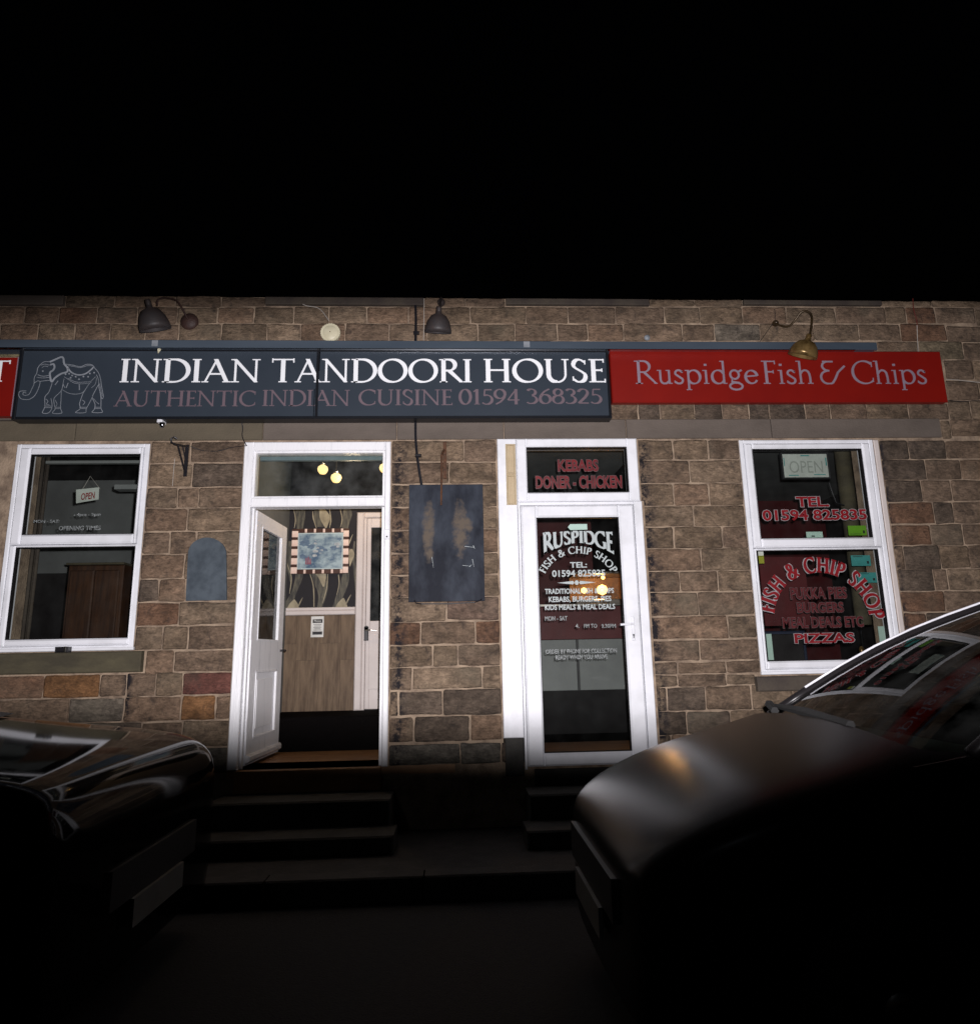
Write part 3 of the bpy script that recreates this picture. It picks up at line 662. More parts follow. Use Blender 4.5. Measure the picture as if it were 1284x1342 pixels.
# framed white sign box hanging in the right window
x0, x1, z0, z1 = rect((1022, 593), (1089, 627.5), .10)
SB = thing('hanging_sign', 'white rectangular sign in a black frame hanging in the right window', 'sign', ((x0 + x1) / 2, .1, z0))
f = MB(); bars(f, x0, x1, z0, z1, .014, .014, .014, .014, .09, .125, .004); f.build('frame', 'print_black', SB)
bx('panel', 'sign_glass', SB, x0 + .012, x1 - .012, .105, .115, z0 + .012, z1 - .012)
sans('lettering', 'OPEN', x0 + .07, x1 - .06, z0 + .055, z1 - .075, .1035, 'sign_glass_print', SB, 0)
for u0, u1, v0, v1 in ((.42, .6, .86, .9), (.14, .34, .13, .16), (.66, .9, .15, .18), (.93, .95, .5, .8), (.06, .075, .5, .8)):
    bx('print', 'paper_teal', SB, x0 + (x1 - x0) * u0, x0 + (x1 - x0) * u1, .1025, .1045, z0 + (z1 - z0) * v0, z0 + (z1 - z0) * v1)
cb = MB(); cb.tube([(at(1096, 628)[0], .12, at(1096, 628)[1]), (at(1100, 640)[0], .12, at(1100, 640)[1]), (at(1106, 655)[0], .12, at(1106, 655)[1]), (at(1117, 658)[0], .12, at(1117, 658)[1])], .004); cb.build('cable', 'cable_black', SB)

# left window: print on the glass and the OPEN card
sl('OPENING TIMES', 77.5, 132, 689.5, 695, WL, 'vinyl_faded', None, outline=None, bold=.02)
sl('MON - SAT:', 44.5, 78, 681.5, 685.3, WL, 'vinyl_faded', None, outline=None, bold=.02)
sl('- 4pm - 9pm', 97, 132, 672.5, 677.5, WL, 'vinyl_faded', None, outline=None, bold=.02)
OC = thing('open_card', 'tilted white open card with red letters hanging in the left window', 'sign', (*[at(114, 657, .05)[0]], .05, at(114, 657, .05)[1]))
q_ = [at(99.7, 659.5, .05), at(129.2, 654.5, .05), at(129.8, 638.5, .05), at(99.7, 641.7, .05)]
b = MB(); b.prism(q_, .05, .054); b.build('card', 'sign_glass', OC)
xx0, zz0 = at(106, 655.5, .05); xx1, _ = at(124, 652, .05)
sans('lettering', 'OPEN', xx0, xx1, zz0, zz0 + .055, .0485, 'vinyl_red', OC, .02, slope=.12)
b = MB(); b.tube([(at(102, 642)[0], .052, at(102, 642)[1]), (at(114, 622)[0], .052, at(114, 622)[1]), (at(127, 639)[0], .052, at(127, 639)[1])], .0015, 5); b.build('string', 'cable_white', OC)

# ------------------------------------------------------------------ left doorway
x0, x1, z0, z1 = D1
tb0, tb1 = at(420, 664)[1], at(420, 652)[1]
fr = MB()
jl = at(335, 620)[0]; jr = at(501.5, 620)[0]
fr.box(x0 - .028, jl - .02, -.03, .10, z0, z1 - .0, .008); fr.box(jr + .02, x1 + .008, -.03, .10, z0, z1 - .0, .008)
fr.box(jl - .02, jr + .02, -.03, .10, at(420, 591.5)[1], z1, .008); fr.box(jl - .02, jr + .02, -.02, .10, tb0, tb1, .008)
tg = (jl, jr, tb1, at(420, 594)[1])
fr.box(jl - .02, jl, -.012, .08, tb1, at(420, 591.5)[1], .004); fr.box(jr, jr + .02, -.012, .08, tb1, at(420, 591.5)[1], .004)
fr.box(jl, jr, -.012, .08, tb1, tb1 + .012, .004); fr.box(jl, jr, -.012, .08, at(420, 594)[1], at(420, 591.5)[1], .004)
DF = fr.build('door_frame', 'white_paint', B, label='white painted timber frame of the open left doorway')
for xa, xb in ((x0 - .036, x0 - .026), (x1 + .006, x1 + .017)):
    bx('mortar_fillet', 'mortar', B, xa, xb, -.012, .012, z0, z1 - .01, .002)
bx('bead', 'white_paint', DF, jl - .018, jl + .0, .02, .06, z0, tb0 - .002, .004)
bx('bead', 'white_paint', DF, jr - .006, jr + .018, .02, .06, z0, tb0 - .002, .004)
p = MB(); p.add([(tg[0], .03, tg[2]), (tg[1], .03, tg[2]), (tg[1], .03, tg[3]), (tg[0], .03, tg[3])], [(0, 1, 2, 3)]); p.build('pane', 'transom_glass', DF)
bp_ = rect((503.5, 694), (511, 707), -.03)
BP = thing('bell_push', 'small white bell push on the right post of the left doorway', 'bell push', (bp_[0], -.03, bp_[2]))
bx('body', 'white_upvc', BP, bp_[0], bp_[1], -.05, -.031, bp_[2], bp_[3], .005)
b = MB(); b.lathe([(0, -.0), (.006, -.0), (.007, .006)], ((bp_[0] + bp_[1]) / 2, -.056, bp_[2] + .02), (0, 1, 0), 12); b.build('button', 'print_black', BP)

# open door leaf, hinged on the left post
hx = jl + .012; hy = .07
def ray_k(px, py): d = RX * ((px - 642) / FOC) - UX * ((py - 671) / FOC) + FX; return d.x / d.y
kk = ray_k(372, 800); wid = .80
best = min(((abs(math.hypot(kk * (5.5 + y / 1000) - hx, y / 1000 - hy) - wid), y / 1000) for y in range(100, 1100, 5)))
fy = best[1]; fxx = kk * (5.5 + fy); ang = math.atan2(fy - hy, fxx - hx)
DL = MB(); zt_ = tb0 - .012; zb_ = FL + .018; th = .045
def leaf_piece(mb, u0, u1, w0, w1, v0, v1, bev=0):
    t_ = MB(); t_.box(u0, u1, w0, w1, v0, v1, bev)
    ca, sa = math.cos(ang), math.sin(ang)
    mb.add([(hx + p[0] * ca - p[1] * sa, hy + p[0] * sa + p[1] * ca, p[2]) for p in t_.v], t_.f)
H_ = zt_ - zb_
gz0, gz1 = zb_ + H_ * .475, zt_ - H_ * .055; pz0, pz1 = zb_ + H_ * .09, zb_ + H_ * .355
gu0, gu1 = .135, wid - .13
leaf_piece(DL, 0, gu0, 0, th, zb_, zt_); leaf_piece(DL, gu1, wid, 0, th, zb_, zt_)
leaf_piece(DL, gu0, gu1, 0, th, gz1, zt_); leaf_piece(DL, gu0, gu1, 0, th, pz1, gz0); leaf_piece(DL, gu0, gu1, 0, th, zb_, pz0)
leaf_piece(DL, gu0, gu1, .018, .03, pz0, pz1)
for a_, b_, c_, d_ in ((gu0, gu1, pz0, pz0 + .02), (gu0, gu1, pz1 - .02, pz1), (gu0, gu0 + .02, pz0, pz1), (gu1 - .02, gu1, pz0, pz1)): leaf_piece(DL, a_, b_, -.006, .012, c_, d_, .004)
leaf_piece(DL, gu0 + .07, gu1 - .07, .008, .02, pz0 + .07, pz1 - .07, .006)
leaf_piece(DL, .0, wid, -.03, .0, zb_ + .02, zb_ + .075, .02)
DOOR = DL.build('door', 'white_paint', B, label='white half glazed door standing open into the hallway')
gp = MB(); leaf_piece(gp, gu0, gu1, .02, .024, gz0, gz1); gp.build('pane', 'transom_glass', DOOR)
gb = MB(); leaf_piece(gb, gu0, gu0 + .012, -.004, .02, gz0, gz1); leaf_piece(gb, gu1 - .012, gu1, -.004, .02, gz0, gz1); leaf_piece(gb, gu0 + .012, gu1 - .012, -.004, .02, gz1 - .012, gz1); leaf_piece(gb, gu0 + .012, gu1 - .012, -.004, .02, gz0, gz0 + .012); gb.build('glazing_bead', 'white_paint', DOOR)
lk = MB(); leaf_piece(lk, wid - .001, wid + .002, .012, .032, zb_ + H_ * .38, zb_ + H_ * .46); lk.build('lock_plate', 'steel', DOOR)
hd = MB(); leaf_piece(hd, wid - .07, wid - .055, -.05, 0, zb_ + H_ * .43, zb_ + H_ * .44); leaf_piece(hd, wid - .15, wid - .055, -.055, -.04, zb_ + H_ * .43, zb_ + H_ * .44, .003); hd.build('handle', 'iron_black', DOOR)
for zz in (.15, .5, .85):
    hg = MB(); hg.tube([(hx - .006, hy - .008, zb_ + H_ * zz - .05), (hx - .006, hy - .008, zb_ + H_ * zz + .05)], .007); hg.build('hinge', 'white_paint', DOOR)

# hallway behind
BW = 1.6                                        # depth of the hallway's back wall
hx0, hx1 = -1.72, -.02
FU = at(430, 932, BW)[1]                        # upper floor
sy = .95
bx('hall_floor', 'floor_wood', B, hx0, hx1, .0, sy, FL - .06, FL)
bx('hall_step', 'carpet_dark', B, hx0, hx1, sy + .002, BW, FL - .06, FU, .012)
dz0, dz1 = at(430, 806, BW)[1], at(430, 796, BW)[1]
dr0 = at(466, 800, BW)[0]
bx('hall_wall', 'dark_interior', B, hx0, hx1, BW + .002, BW + .12, FL, 3.75)
bx('hall_side_wall', 'grey_ceiling', B, hx0 - .1, hx0 - .002, .342, BW + .12, FL, 3.75)
bx('hall_side_wall', 'grey_ceiling', B, hx1 + .002, hx1 + .1, .342, BW + .12, FL, 3.75)
bx('hall_ceiling', 'grey_ceiling', B, hx0, hx1, .342, BW + .12, 3.52, 3.6)
bx('curtain_rail', 'teal_rail', B, hx0 + .01, hx1 - .01, .36, .40, at(420, 603, .36)[1], at(420, 597.5, .36)[1])
wpz1 = at(430, 657, BW)[1]
WP = bx('wallpaper', 'wallpaper_black', B, hx0, dr0 - .004, BW - .004, BW, dz1 + .003, wpz1 + .25)
# printed leaves and tulips on the wallpaper
def band(px, pts, m, col_n, Yo):
    """pts: list of (x,y,w) picture points; builds a smooth leaf strip on the back wall"""
    P = []
    for i in range(len(pts) - 1):
        for k in range(6):
            t_ = k / 6; p0 = pts[max(i - 1, 0)]; p1 = pts[i]; p2 = pts[i + 1]; p3 = pts[min(i + 2, len(pts) - 1)]
            P.append(tuple(.5 * (2 * p1[c] + (p2[c] - p0[c]) * t_ + (2 * p0[c] - 5 * p1[c] + 4 * p2[c] - p3[c]) * t_ * t_ + (3 * p1[c] - p0[c] - 3 * p2[c] + p3[c]) * t_ ** 3) for c in range(3)))
    P.append(pts[-1]); v = []; f = []
    for x_, y_, w_ in P:
        a_, b_ = at(x_ - max(w_, .1) / 2, y_, BW), at(x_ + max(w_, .1) / 2, y_, BW); v += [(a_[0], Yo, a_[1]), (b_[0], Yo, b_[1])]
    for i in range(len(P) - 1): f.append((2 * i, 2 * i + 1, 2 * i + 3, 2 * i + 2))
    px.add(v, f)
ol = MB(); cr = MB(); Y1_, Y2_ = BW - .0055, BW - .007
c65 = 6.39
def cp(*pts): return [(360 + x / c65, 650 + y / c65, w / c65) for x, y, w in pts]
for s_ in (cp((205, 60, 60), (215, 150, 85), (215, 240, 60), (200, 330, 40)), cp((600, 60, 50), (610, 150, 75), (590, 250, 60), (600, 330, 30)),
           cp((130, 380, 30), (125, 500, 45), (120, 600, 30), (135, 720, 12)), cp((205, 640, 60), (200, 700, 60), (165, 800, 45), (120, 900, 70), (100, 940, 80)),
           cp((370, 100, 70), (380, 180, 100), (380, 260, 80)), cp((345, 650, 70), (390, 740, 110), (400, 830, 70), (375, 940, 40)), cp((600, 640, 50), (580, 740, 70), (540, 850, 60), (500, 935, 30)), cp((670, 380, 14), (660, 520, 20), (680, 700, 26), (685, 850, 10))):
    band(ol, s_, None, 0, Y1_)
for s_ in (cp((400, 110, 40), (420, 170, 90), (425, 220, 60), (430, 270, 10)), cp((385, 650, 90), (400, 690, 60), (410, 760, 14)), cp((165, 868, 10), (160, 905, 70), (155, 940, 100)), cp((575, 855, 10), (565, 900, 75), (560, 938, 105)),
           cp((640, 445, 20), (642, 490, 52), (635, 550, 24), (630, 590, 4)), cp((160, 110, 4), (175, 200, 8), (165, 270, 4)), cp((100, 400, 5), (105, 560, 6), (140, 680, 10), (125, 820, 4)), cp((295, 650, 5), (325, 760, 10), (330, 930, 7)),
           cp((550, 110, 6), (565, 200, 8), (550, 265, 4)), cp((445, 655, 6), (435, 780, 9), (400, 900, 4)), cp((535, 660, 6), (540, 740, 8), (520, 830, 4)), cp((655, 320, 2), (630, 380, 12), (620, 410, 4)), cp((235, 850, 2), (215, 890, 12), (200, 925, 4)), cp((640, 825, 2), (615, 870, 12), (600, 910, 4)),
           cp((460, 110, 5), (470, 200, 12), (460, 270, 5)), cp((320, 130, 5), (325, 190, 10), (350, 270, 4))):
    band(cr, s_, None, 0, Y2_)
ol.build('leaf_print', 'wallpaper_olive', WP); cr.build('tulip_print', 'wallpaper_cream', WP)
# wainscot boards (laminate), dado rail
wz = at(430, 932, BW)[1]
xs_ = [hx0] + [at(p, 860, BW)[0] for p in (392, 408, 426, 444)] + [dr0 - .004]
xs_ = [hx0, at(388, 860, BW)[0], at(418, 860, BW)[0], at(446, 860, BW)[0], dr0 - .004]
for i in range(4):
    zc_ = at(430, 848 + (i % 2) * 22 - 5, BW)[1]
    bx('laminate_plank', 'laminate', B, xs_[i] + .0008, xs_[i + 1] - .0008, BW - .012, BW, FU + .002, zc_ - .0008)
    bx('laminate_plank', 'laminate', B, xs_[i] + .0008, xs_[i + 1] - .0008, BW - .012, BW, zc_ + .0008, dz0 - .002)
b = MB(); b.box(hx0, dr0 - .003, BW - .03, BW, dz0, dz0 + (dz1 - dz0) * .6, .008); b.box(hx0, dr0 - .003, BW - .02, BW, dz0 + (dz1 - dz0) * .6, dz1, .006); b.build('dado_rail', 'cream_paint', B)
# inner door on the back wall
id0 = at(480, 800, BW)[0]; itop = at(480, 672, BW)[1]
b = MB(); b.box(dr0, id0 - .035, BW - .035, BW, FU, itop, .01); b.box(id0 - .035, id0 - .004, BW - .022, BW, FU, itop - .06, .006); b.box(id0 - .035, hx1, BW - .035, BW, itop - .06, itop, .01); b.build('inner_door_frame', 'cream_paint', B)
ib = MB(); ix1 = hx1 - .01; iz1 = itop - .065
gx0_, gx1_ = at(487, 700, BW)[0], at(487, 700, BW)[0] + .34
iz_g0, iz_g1 = at(488, 814, BW)[1], at(488, 692, BW)[1]
ib.box(id0, gx0_, BW - .03, BW - .002, FU + .01, iz1, .004); ib.box(gx1_, ix1, BW - .03, BW - .002, FU + .01, iz1, .004)
ib.box(gx0_, gx1_, BW - .03, BW - .002, iz_g1, iz1, .004); ib.box(gx0_, gx1_, BW - .03, BW - .002, FU + .01, iz_g0, .004)
ib.box(gx0_ - .005, gx1_, BW - .036, BW - .028, FU + .2, iz_g0 - .12, .006)
ID = ib.build('inner_door', 'cream_paint', B, label='cream door with a tall glass panel at the back of the hallway')
p = MB(); p.add([(gx0_, BW - .012, iz_g0), (gx1_, BW - .012, iz_g0), (gx1_, BW - .012, iz_g1), (gx0_, BW - .012, iz_g1)], [(0, 1, 2, 3)]); p.build('pane', 'transom_glass', ID)
hxp, hzp = at(480.5, 828, BW)
b = MB(); b.lathe([(0, 0), (.02, 0), (.024, .01)], (hxp, BW - .045, hzp + .035), (0, 1, 0), 14); b.box(hxp - .022, hxp + .022, BW - .045, BW - .03, hzp - .09, hzp + .05, .006); b.build('handle_plate', 'iron_black', ID)
b = MB(); b.tube([(hxp, BW - .04, hzp + .01), (hxp, BW - .09, hzp + .01), (hxp + .05, BW - .095, hzp + .014), (hxp + .11, BW - .09, hzp + .005)], .008); b.build('handle', 'steel', ID)

# picture in the hallway
FY = BW - .02
x0, x1, z0, z1 = rect((383.5, 693.3), (456.5, 751.7), FY)
PIC = thing('framed_picture', 'blue and white winter landscape in a mirror tiled frame on the hallway wall', 'picture', ((x0 + x1) / 2, FY, z0))
ix0, ix1_, iz0, iz1_ = rect((391.3, 699), (449.3, 745.8), FY)
bx('back_board', 'frame_brown', PIC, x0 + .002, x1 - .002, FY - .012, FY + .015, z0 + .002, z1 - .002)
n_ = 5
for side in (0, 1):
    a_, b_ = (x0, ix0) if side == 0 else (ix1_, x1)
    for i in range(n_):
        h_ = (z1 - z0) / n_
        bx('mirror_tile', 'mirror_rose', PIC, a_, b_, FY - .022, FY - .013, z0 + h_ * i + .004, z0 + h_ * (i + 1) - h_ * .26, .003)
for side in (0, 1):
    a_, b_ = (z0, iz0) if side == 0 else (iz1_, z1)
    for i in range(5):
        w__ = (ix1_ - ix0) / 5
        bx('mirror_tile', 'mirror_rose', PIC, ix0 + w__ * i + w__ * .72, ix0 + w__ * (i + 1) - .003, FY - .022, FY - .013, a_ + .003, b_ - .003, .003)
bx('mount', 'painting_mount', PIC, ix0, ix1_, FY - .018, FY - .013, iz0, iz1_)
bx('painting', 'painting', PIC, ix0 + .012, ix1_ - .012, FY - .0215, FY - .0185, iz0 + .012, iz1_ - .012)
b = MB()
for u_, h_ in ((.20, .22), (.245, .26), (.29, .2)):
    b.prism([(ix0 + (ix1_ - ix0) * u_ - .007, iz0 + .05), (ix0 + (ix1_ - ix0) * u_ + .007, iz0 + .05), (ix0 + (ix1_ - ix0) * u_ + .004, iz0 + .05 + h_ * .3), (ix0 + (ix1_ - ix0) * u_ - .004, iz0 + .05 + h_ * .3)], FY - .0235, FY - .022)
b.build('painted_figures', 'paint_red', PIC)
b = MB()
for _ in range(9):
    u_, v_, r_ = random.uniform(.35, .9), random.uniform(.15, .9), random.uniform(.008, .022)
    cx_, cz_ = ix0 + (ix1_ - ix0) * u_, iz0 + (iz1_ - iz0) * v_
    b.prism([(cx_ + r_ * 1.6 * math.cos(k * math.pi / 5) * random.uniform(.6, 1), cz_ + r_ * math.sin(k * math.pi / 5) * random.uniform(.6, 1)) for k in range(10)], FY - .0232 - _ * .0001, FY - .022)
b.build('painted_clouds', 'paint_pale', PIC)
for u_, v_, r_ in ((.16, .72, .05), (.30, .62, .04), (.12, .35, .035), (.50, .55, .045), (.60, .52, .03), (.80, .58, .035), (.92, .82, .025), (.22, .30, .03)):
    cx_, cz_ = ix0 + (ix1_ - ix0) * u_, iz0 + (iz1_ - iz0) * v_; b = MB(); b.prism([(cx_ + r_ * 1.2 * math.cos(k * math.pi / 9) * random.uniform(.5, 1.1), cz_ + r_ * .8 * math.sin(k * math.pi / 9) * random.uniform(.5, 1.1)) for k in range(18)], FY - .0227 - u_ * .0003, FY - .0218); b.build('painted_tree', 'paint_tree', PIC)
x0, x1, z0, z1 = rect((408, 808), (423.8, 835), BW - .014)
NT = thing('wall_notice', 'small black and white printed notice on the hallway wall below the rail', 'notice', ((x0 + x1) / 2, BW - .014, z0))
bx('sheet', 'paper_white', NT, x0, x1, BW - .017, BW - .0125, z0, z1)
hN = z1 - z0; wN = x1 - x0
bx('print', 'print_black', NT, x0 + wN * .13, x1 - wN * .1, BW - .0185, BW - .0172, z0 + hN * .68, z0 + hN * .86)
bx('print', 'print_black', NT, x0 + wN * .13, x1 - wN * .1, BW - .0185, BW - .0172, z0 + hN * .12, z0 + hN * .27)
for k_ in range(5): bx('print', 'print_black', NT, x0 + wN * (.2 + .06 * (k_ % 2)), x1 - wN * (.18 + .05 * (k_ % 2)), BW - .0185, BW - .0172, z0 + hN * (.33 + .065 * k_), z0 + hN * (.35 + .065 * k_))
sans('lettering', 'Please', x0 + wN * .25, x1 - wN * .22, z0 + hN * .72, z0 + hN * .83, BW - .0192, 'paper_white', NT, 0)

# hallway lamps seen through the transom
for i, (px_, py_, lab, dy) in enumerate(((423, 615, 'left of the two round glowing lamps behind the glass over the open door', 1.1), (440.5, 626, 'right of the two round glowing lamps behind the glass over the open door', .95), (504, 613, 'glowing lamp half hidden by the right post over the open door', 1.1))):
    lx, lz = at(px_, py_, dy)
    T_ = thing('ceiling_lamp', lab, 'lamp', (lx, dy, lz), 'glowing lamps in the hallway')
    b = MB(); b.lathe([(.0, -.05), (.03, -.045), (.047, -.02), (.052, .0), (.045, .025), (.02, .042), (0, .045)], (lx, dy, lz), (0, 0, 1), 16); b.build('glass_globe', 'bulb_glow', T_, smooth=True)
    b = MB(); b.tube([(lx, dy, lz + .045), (lx, dy, 3.52)], .006); b.lathe([(.0, .04), (.028, .042), (.034, .056), (0, .07)], (lx, dy, lz), (0, 0, 1), 14); b.build('stem', 'steel', T_)
hl = bpy.data.lights.new('hall_lamp_light', 'POINT'); hl.energy = 11; hl.color = (1, .72, .45); hl.shadow_soft_size = .06
ho = bpy.data.objects.new('hall_lamp_light', hl); ho.location = (-.95, .75, 3.05); sc.collection.objects.link(ho)

# ------------------------------------------------------------------ right doorway (fish and chip shop)
x0, x1, z0, z1 = D2
mx_ = at(677.5, 640)[0]                        # post between side panel and door
f = MB(); pz = at(668, 967)[1]
f.box(x0, mx_ - .003, -.03, .08, pz, z1, .006)
SP = f.build('side_panel', 'white_upvc', B, label='white side panel with beige vent beside the shop door')
bx('panel_trim', 'white_upvc', SP, x0 + .05, x0 + .056, -.034, -.031, pz + .01, at(660, 668)[1])
bx('panel_block', 'step_stone', B, x0 + .01, mx_ - .004, -.01, .1, FL - .1, pz - .003, .008)
vz1, vz0, vm = at(668, 584)[1], at(668, 663)[1], at(668, 623.5)[1]
va, vb = at(662.5, 620)[0], at(675.5, 620)[0]
V_ = thing('vent', '', ''); del V_['label']; del V_['category']; bpy.data.objects.remove(V_)
V_ = bx('vent', 'vent_beige', B, va, vb, -.034, -.031, vz0, vz1); V_['label'] = 'beige slotted plastic vent at the top of the white side panel'
b = MB(); bars(b, va, vb, vm + .004, vz1, .014, .014, .012, .012, -.05, -.035, .003); bars(b, va, vb, vz0, vm - .004, .014, .014, .012, .012, -.05, -.035, .003); b.build('vent_frame', 'vent_beige', V_)
for k_ in range(5):
    xx = va + .018 + (vb - va - .036) * k_ / 4
    bx('slat', 'vent_beige', V_, xx - .002, xx + .002, -.046, -.035, vm + .018, vz1 - .014); bx('slat', 'vent_beige', V_, xx - .002, xx + .002, -.046, -.035, vz0 + .014, vm - .018)
# frame of transom and door
tg = (at(690, 616)[0], at(822, 616)[0], at(756, 646)[1], at(756, 586.5)[1])
b = MB(); mr0, mr1 = at(756, 664)[1], at(756, 657.5)[1]
fx1 = x1 + .018
bars(b, mx_, fx1, mr1 - .002, z1, tg[0] - mx_, fx1 - tg[1], tg[2] - mr1, z1 - tg[3], -.035, .08, .010)
b.box(mx_, mx_ + .018, -.03, .08, FL - .05, mr1 - .004, .004); b.box(at(838, 800)[0] - .0, fx1 + .012, -.03, .08, FL - .05, mr1 - .004, .006); b.box(mx_ + .018, at(838, 800)[0], -.02, .08, mr1 - .03, mr1 - .004, .004)
DF2 = b.build('door_frame', 'white_upvc', B, label='white plastic frame and top light of the fish and chip shop door')
bx('mortar_fillet', 'mortar', B, fx1 + .013, fx1 + .034, -.012, .012, FL - .05, mr1, .002); bx('mortar_fillet', 'mortar', B, fx1 + .001, fx1 + .016, -.012, .012, mr1, z1, .002)
k = MB(); bars(k, tg[0] - .001, tg[1] + .001, tg[2] - .001, tg[3] + .001, .006, .006, .006, .006, -.01, .05, 0); k.build('gasket', 'gasket', DF2)
p = MB(); p.add([(tg[0], .01, tg[2]), (tg[1], .01, tg[2]), (tg[1], .01, tg[3]), (tg[0], .01, tg[3])], [(0, 1, 2, 3)]); p.build('pane', 'window_glass', DF2)
sl('KEBABS', 731, 783, 603, 617.4, DF2, 'vinyl_red_dim', 'vinyl_pale_faded', Y=.006); sl('DONER - CHICKEN', 702, 814, 624.5, 639.7, DF2, 'vinyl_red_dim', 'vinyl_pale_faded', Y=.006)
dg = (at(707.5, 830)[0], at(818.5, 830)[0], at(768, 985.5)[1], at(756, 678.5)[1])
dl = (mx_ + .022, at(838, 800)[0] - .006, FL - .03, mr1 - .035)
b = MB(); bars(b, dl[0], dl[1], dl[2], dl[3], dg[0] - dl[0], dl[1] - dg[1], dg[2] - dl[2], dl[3] - dg[3], -.036, .03, .014)
SD = b.build('door', 'white_upvc', B, label='closed white plastic shop door with white lettering on its glass')
k = MB(); bars(k, dg[0] - .001, dg[1] + .001, dg[2] - .001, dg[3] + .001, .007, .007, .007, .007, -.012, .02, 0); k.build('gasket', 'gasket', SD)
p = MB(); p.add([(dg[0], .0, dg[2]), (dg[1], .0, dg[2]), (dg[1], .0, dg[3]), (dg[0], .0, dg[3])], [(0, 1, 2, 3)]); p.build('pane', 'window_glass', SD)
hx_, hz_ = at(829, 818, -.04)
b = MB(); b.box(hx_ - .014, hx_ + .014, -.048, -.037, hz_ - .13, hz_ + .06, .005); b.build('handle_plate', 'white_upvc', SD)
b = MB(); b.tube([(hx_, -.045, hz_), (hx_, -.085, hz_), (hx_ - .03, -.09, hz_), (hx_ - .11, -.085, hz_ - .004)], .009); b.build('handle', 'white_upvc', SD)
b = MB(); b.lathe([(0, 0), (.008, 0)], (hx_, -.0495, hz_ - .085), (0, 1, 0), 12); b.box(hx_ - .0035, hx_ + .0035, -.0495, -.0485, hz_ - .11, hz_ - .085); b.build('keyhole', 'print_black', SD)
LY = -.004
def dl_(t, a, b_, c, d, m='vinyl_grey', bold=.025, **k): return sl(t, a, b_, c, d, SD, m, None, Y=LY, outline=None, bold=bold, **k)
rx0, rzt = at(711.5, 697.5, LY); rx1, _ = at(802, 697.5, LY); _, rzb = at(711.5, 727, LY); _, rzc = at(757, 711.5, LY)
def warpR(u, v):
    bot = rzc + (rzb - rzc) * (abs(2 * u - 1) ** 1.8); top = rzt - .0 - .012 * (abs(2 * u - 1)) + .008
    return rx0 + (rx1 - rx0) * u, bot + (top - bot) * v
word('lettering', 'RUSPIDGE', rx0, rx1, 0, 1, LY, 'vinyl_grey', SD, T=.25, t=.13, ser=.085, warp=warpR, depth=.001)
pm = (at(800, 740)[0] - at(700, 740)[0]) / 100
ccx, ccz = at(758.5, 768.5, LY)
ell_word('FISH & CHIP SHOP', at(758.5, 768, LY)[0], at(758.5, 768, LY)[1], pm * 47, pm * 42.5, 158, 22, pm * 9.3, LY, 'vinyl_grey', SD, .2, .1, .08)
dl_('TEL:', 747, 768.5, 737, 744); dl_('01594 825835', 723.5, 792.5, 747.7, 756)
b = MB(); ox0, oz = at(730, 764, LY); ox1, _ = at(781, 764, LY); oc = (ox0 + ox1) / 2
b.prism([(ox0, oz), (oc - .03, oz - .014), (oc - .018, oz), (oc - .03, oz + .014)], LY - .001, LY); b.prism([(ox1, oz), (oc + .03, oz + .014), (oc + .018, oz), (oc + .03, oz - .014)], LY - .001, LY)
b.prism([(oc + .016 * math.cos(k * .4), oz + .019 * math.sin(k * .4)) for k in range(16)], LY - .0012, LY - .0002); b.build('ornament', 'vinyl_grey', SD)
dl_('TRADITIONAL FISH & CHIPS', 714, 804, 772, 778.5); dl_('KEBABS, BURGERS, PIES', 719, 800.5, 782.3, 789); dl_('KIDS MEALS & MEAL DEALS', 714, 805.5, 793, 799.5)
dl_('MON - SAT', 714, 743, 808, 813.5, 'vinyl_faded'); dl_('4.', 754, 758.5, 818, 823, 'vinyl_faded'); dl_('PM TO', 765, 782, 818, 823, 'vinyl_faded'); dl_('9.30PM', 788, 806.5, 818, 823, 'vinyl_faded')
dl_('ORDER BY PHONE FOR COLLECTION', 715, 808, 851.5, 857, 'vinyl_faded', .02); dl_('READY WHEN YOU ARRIVE', 728, 796, 859, 864.5, 'vinyl_faded', .02)
b = MB(); sx0, sx1, sz0, sz1 = rect((743.7, 687), (769.5, 694.5), LY); b.prism([(sx0 + .02, sz0), (sx1, sz0 + .003), (sx1, sz1), (sx0 + .02, sz1), (sx0, (sz0 + sz1) / 2)], LY - .001, LY); b.build('sticker', 'paper_mint', SD)

# shop interior
bx('shop_floor', 'carpet_dark', B, hx1 + .104, 5.6, .342, 4.3, FL - .06, FL)
bx('floor_reflection', 'floor_wood', B, .3, 1.6, .36, 1.02, FL + .001, FL + .014)  # brown slab imitating a wood floor's reflection at the foot of the door
bx('shop_back_wall', 'maroon', B, hx1 + .104, 5.6, 4.3, 4.4, FL, 3.75)
bx('shop_ceiling', 'grey_ceiling', B, hx1 + .104, 5.6, .342, 4.3, 3.56, 3.66)
bx('shop_side_wall', 'dark_interior', B, 5.5, 5.6, .342, 4.3, FL, 3.56)
bx('shop_partition', 'dark_interior', B, 1.98, 2.06, .9, 4.3, FL, 3.56)
CY_ = 1.75
ct = thing('serving_counter', 'shop counter with grey front panels and maroon band seen through the glass door', 'counter', (.9, CY_, FL))
cz = [FL, at(765, 905, CY_)[1], at(765, 838, CY_)[1], at(765, 795, CY_)[1]]
bx('plinth', 'gasket', ct, .12, 1.95, CY_ + .03, CY_ + .6, cz[0], cz[1])
cm = at(757.5, 870, CY_)[0]
bx('front_panel', 'grey_panel', ct, .12, cm - .012, CY_, CY_ + .6, cz[1] + .002, cz[2], .004); bx('front_panel', 'grey_panel', ct, cm + .012, 1.95, CY_, CY_ + .6, cz[1] + .002, cz[2], .004)
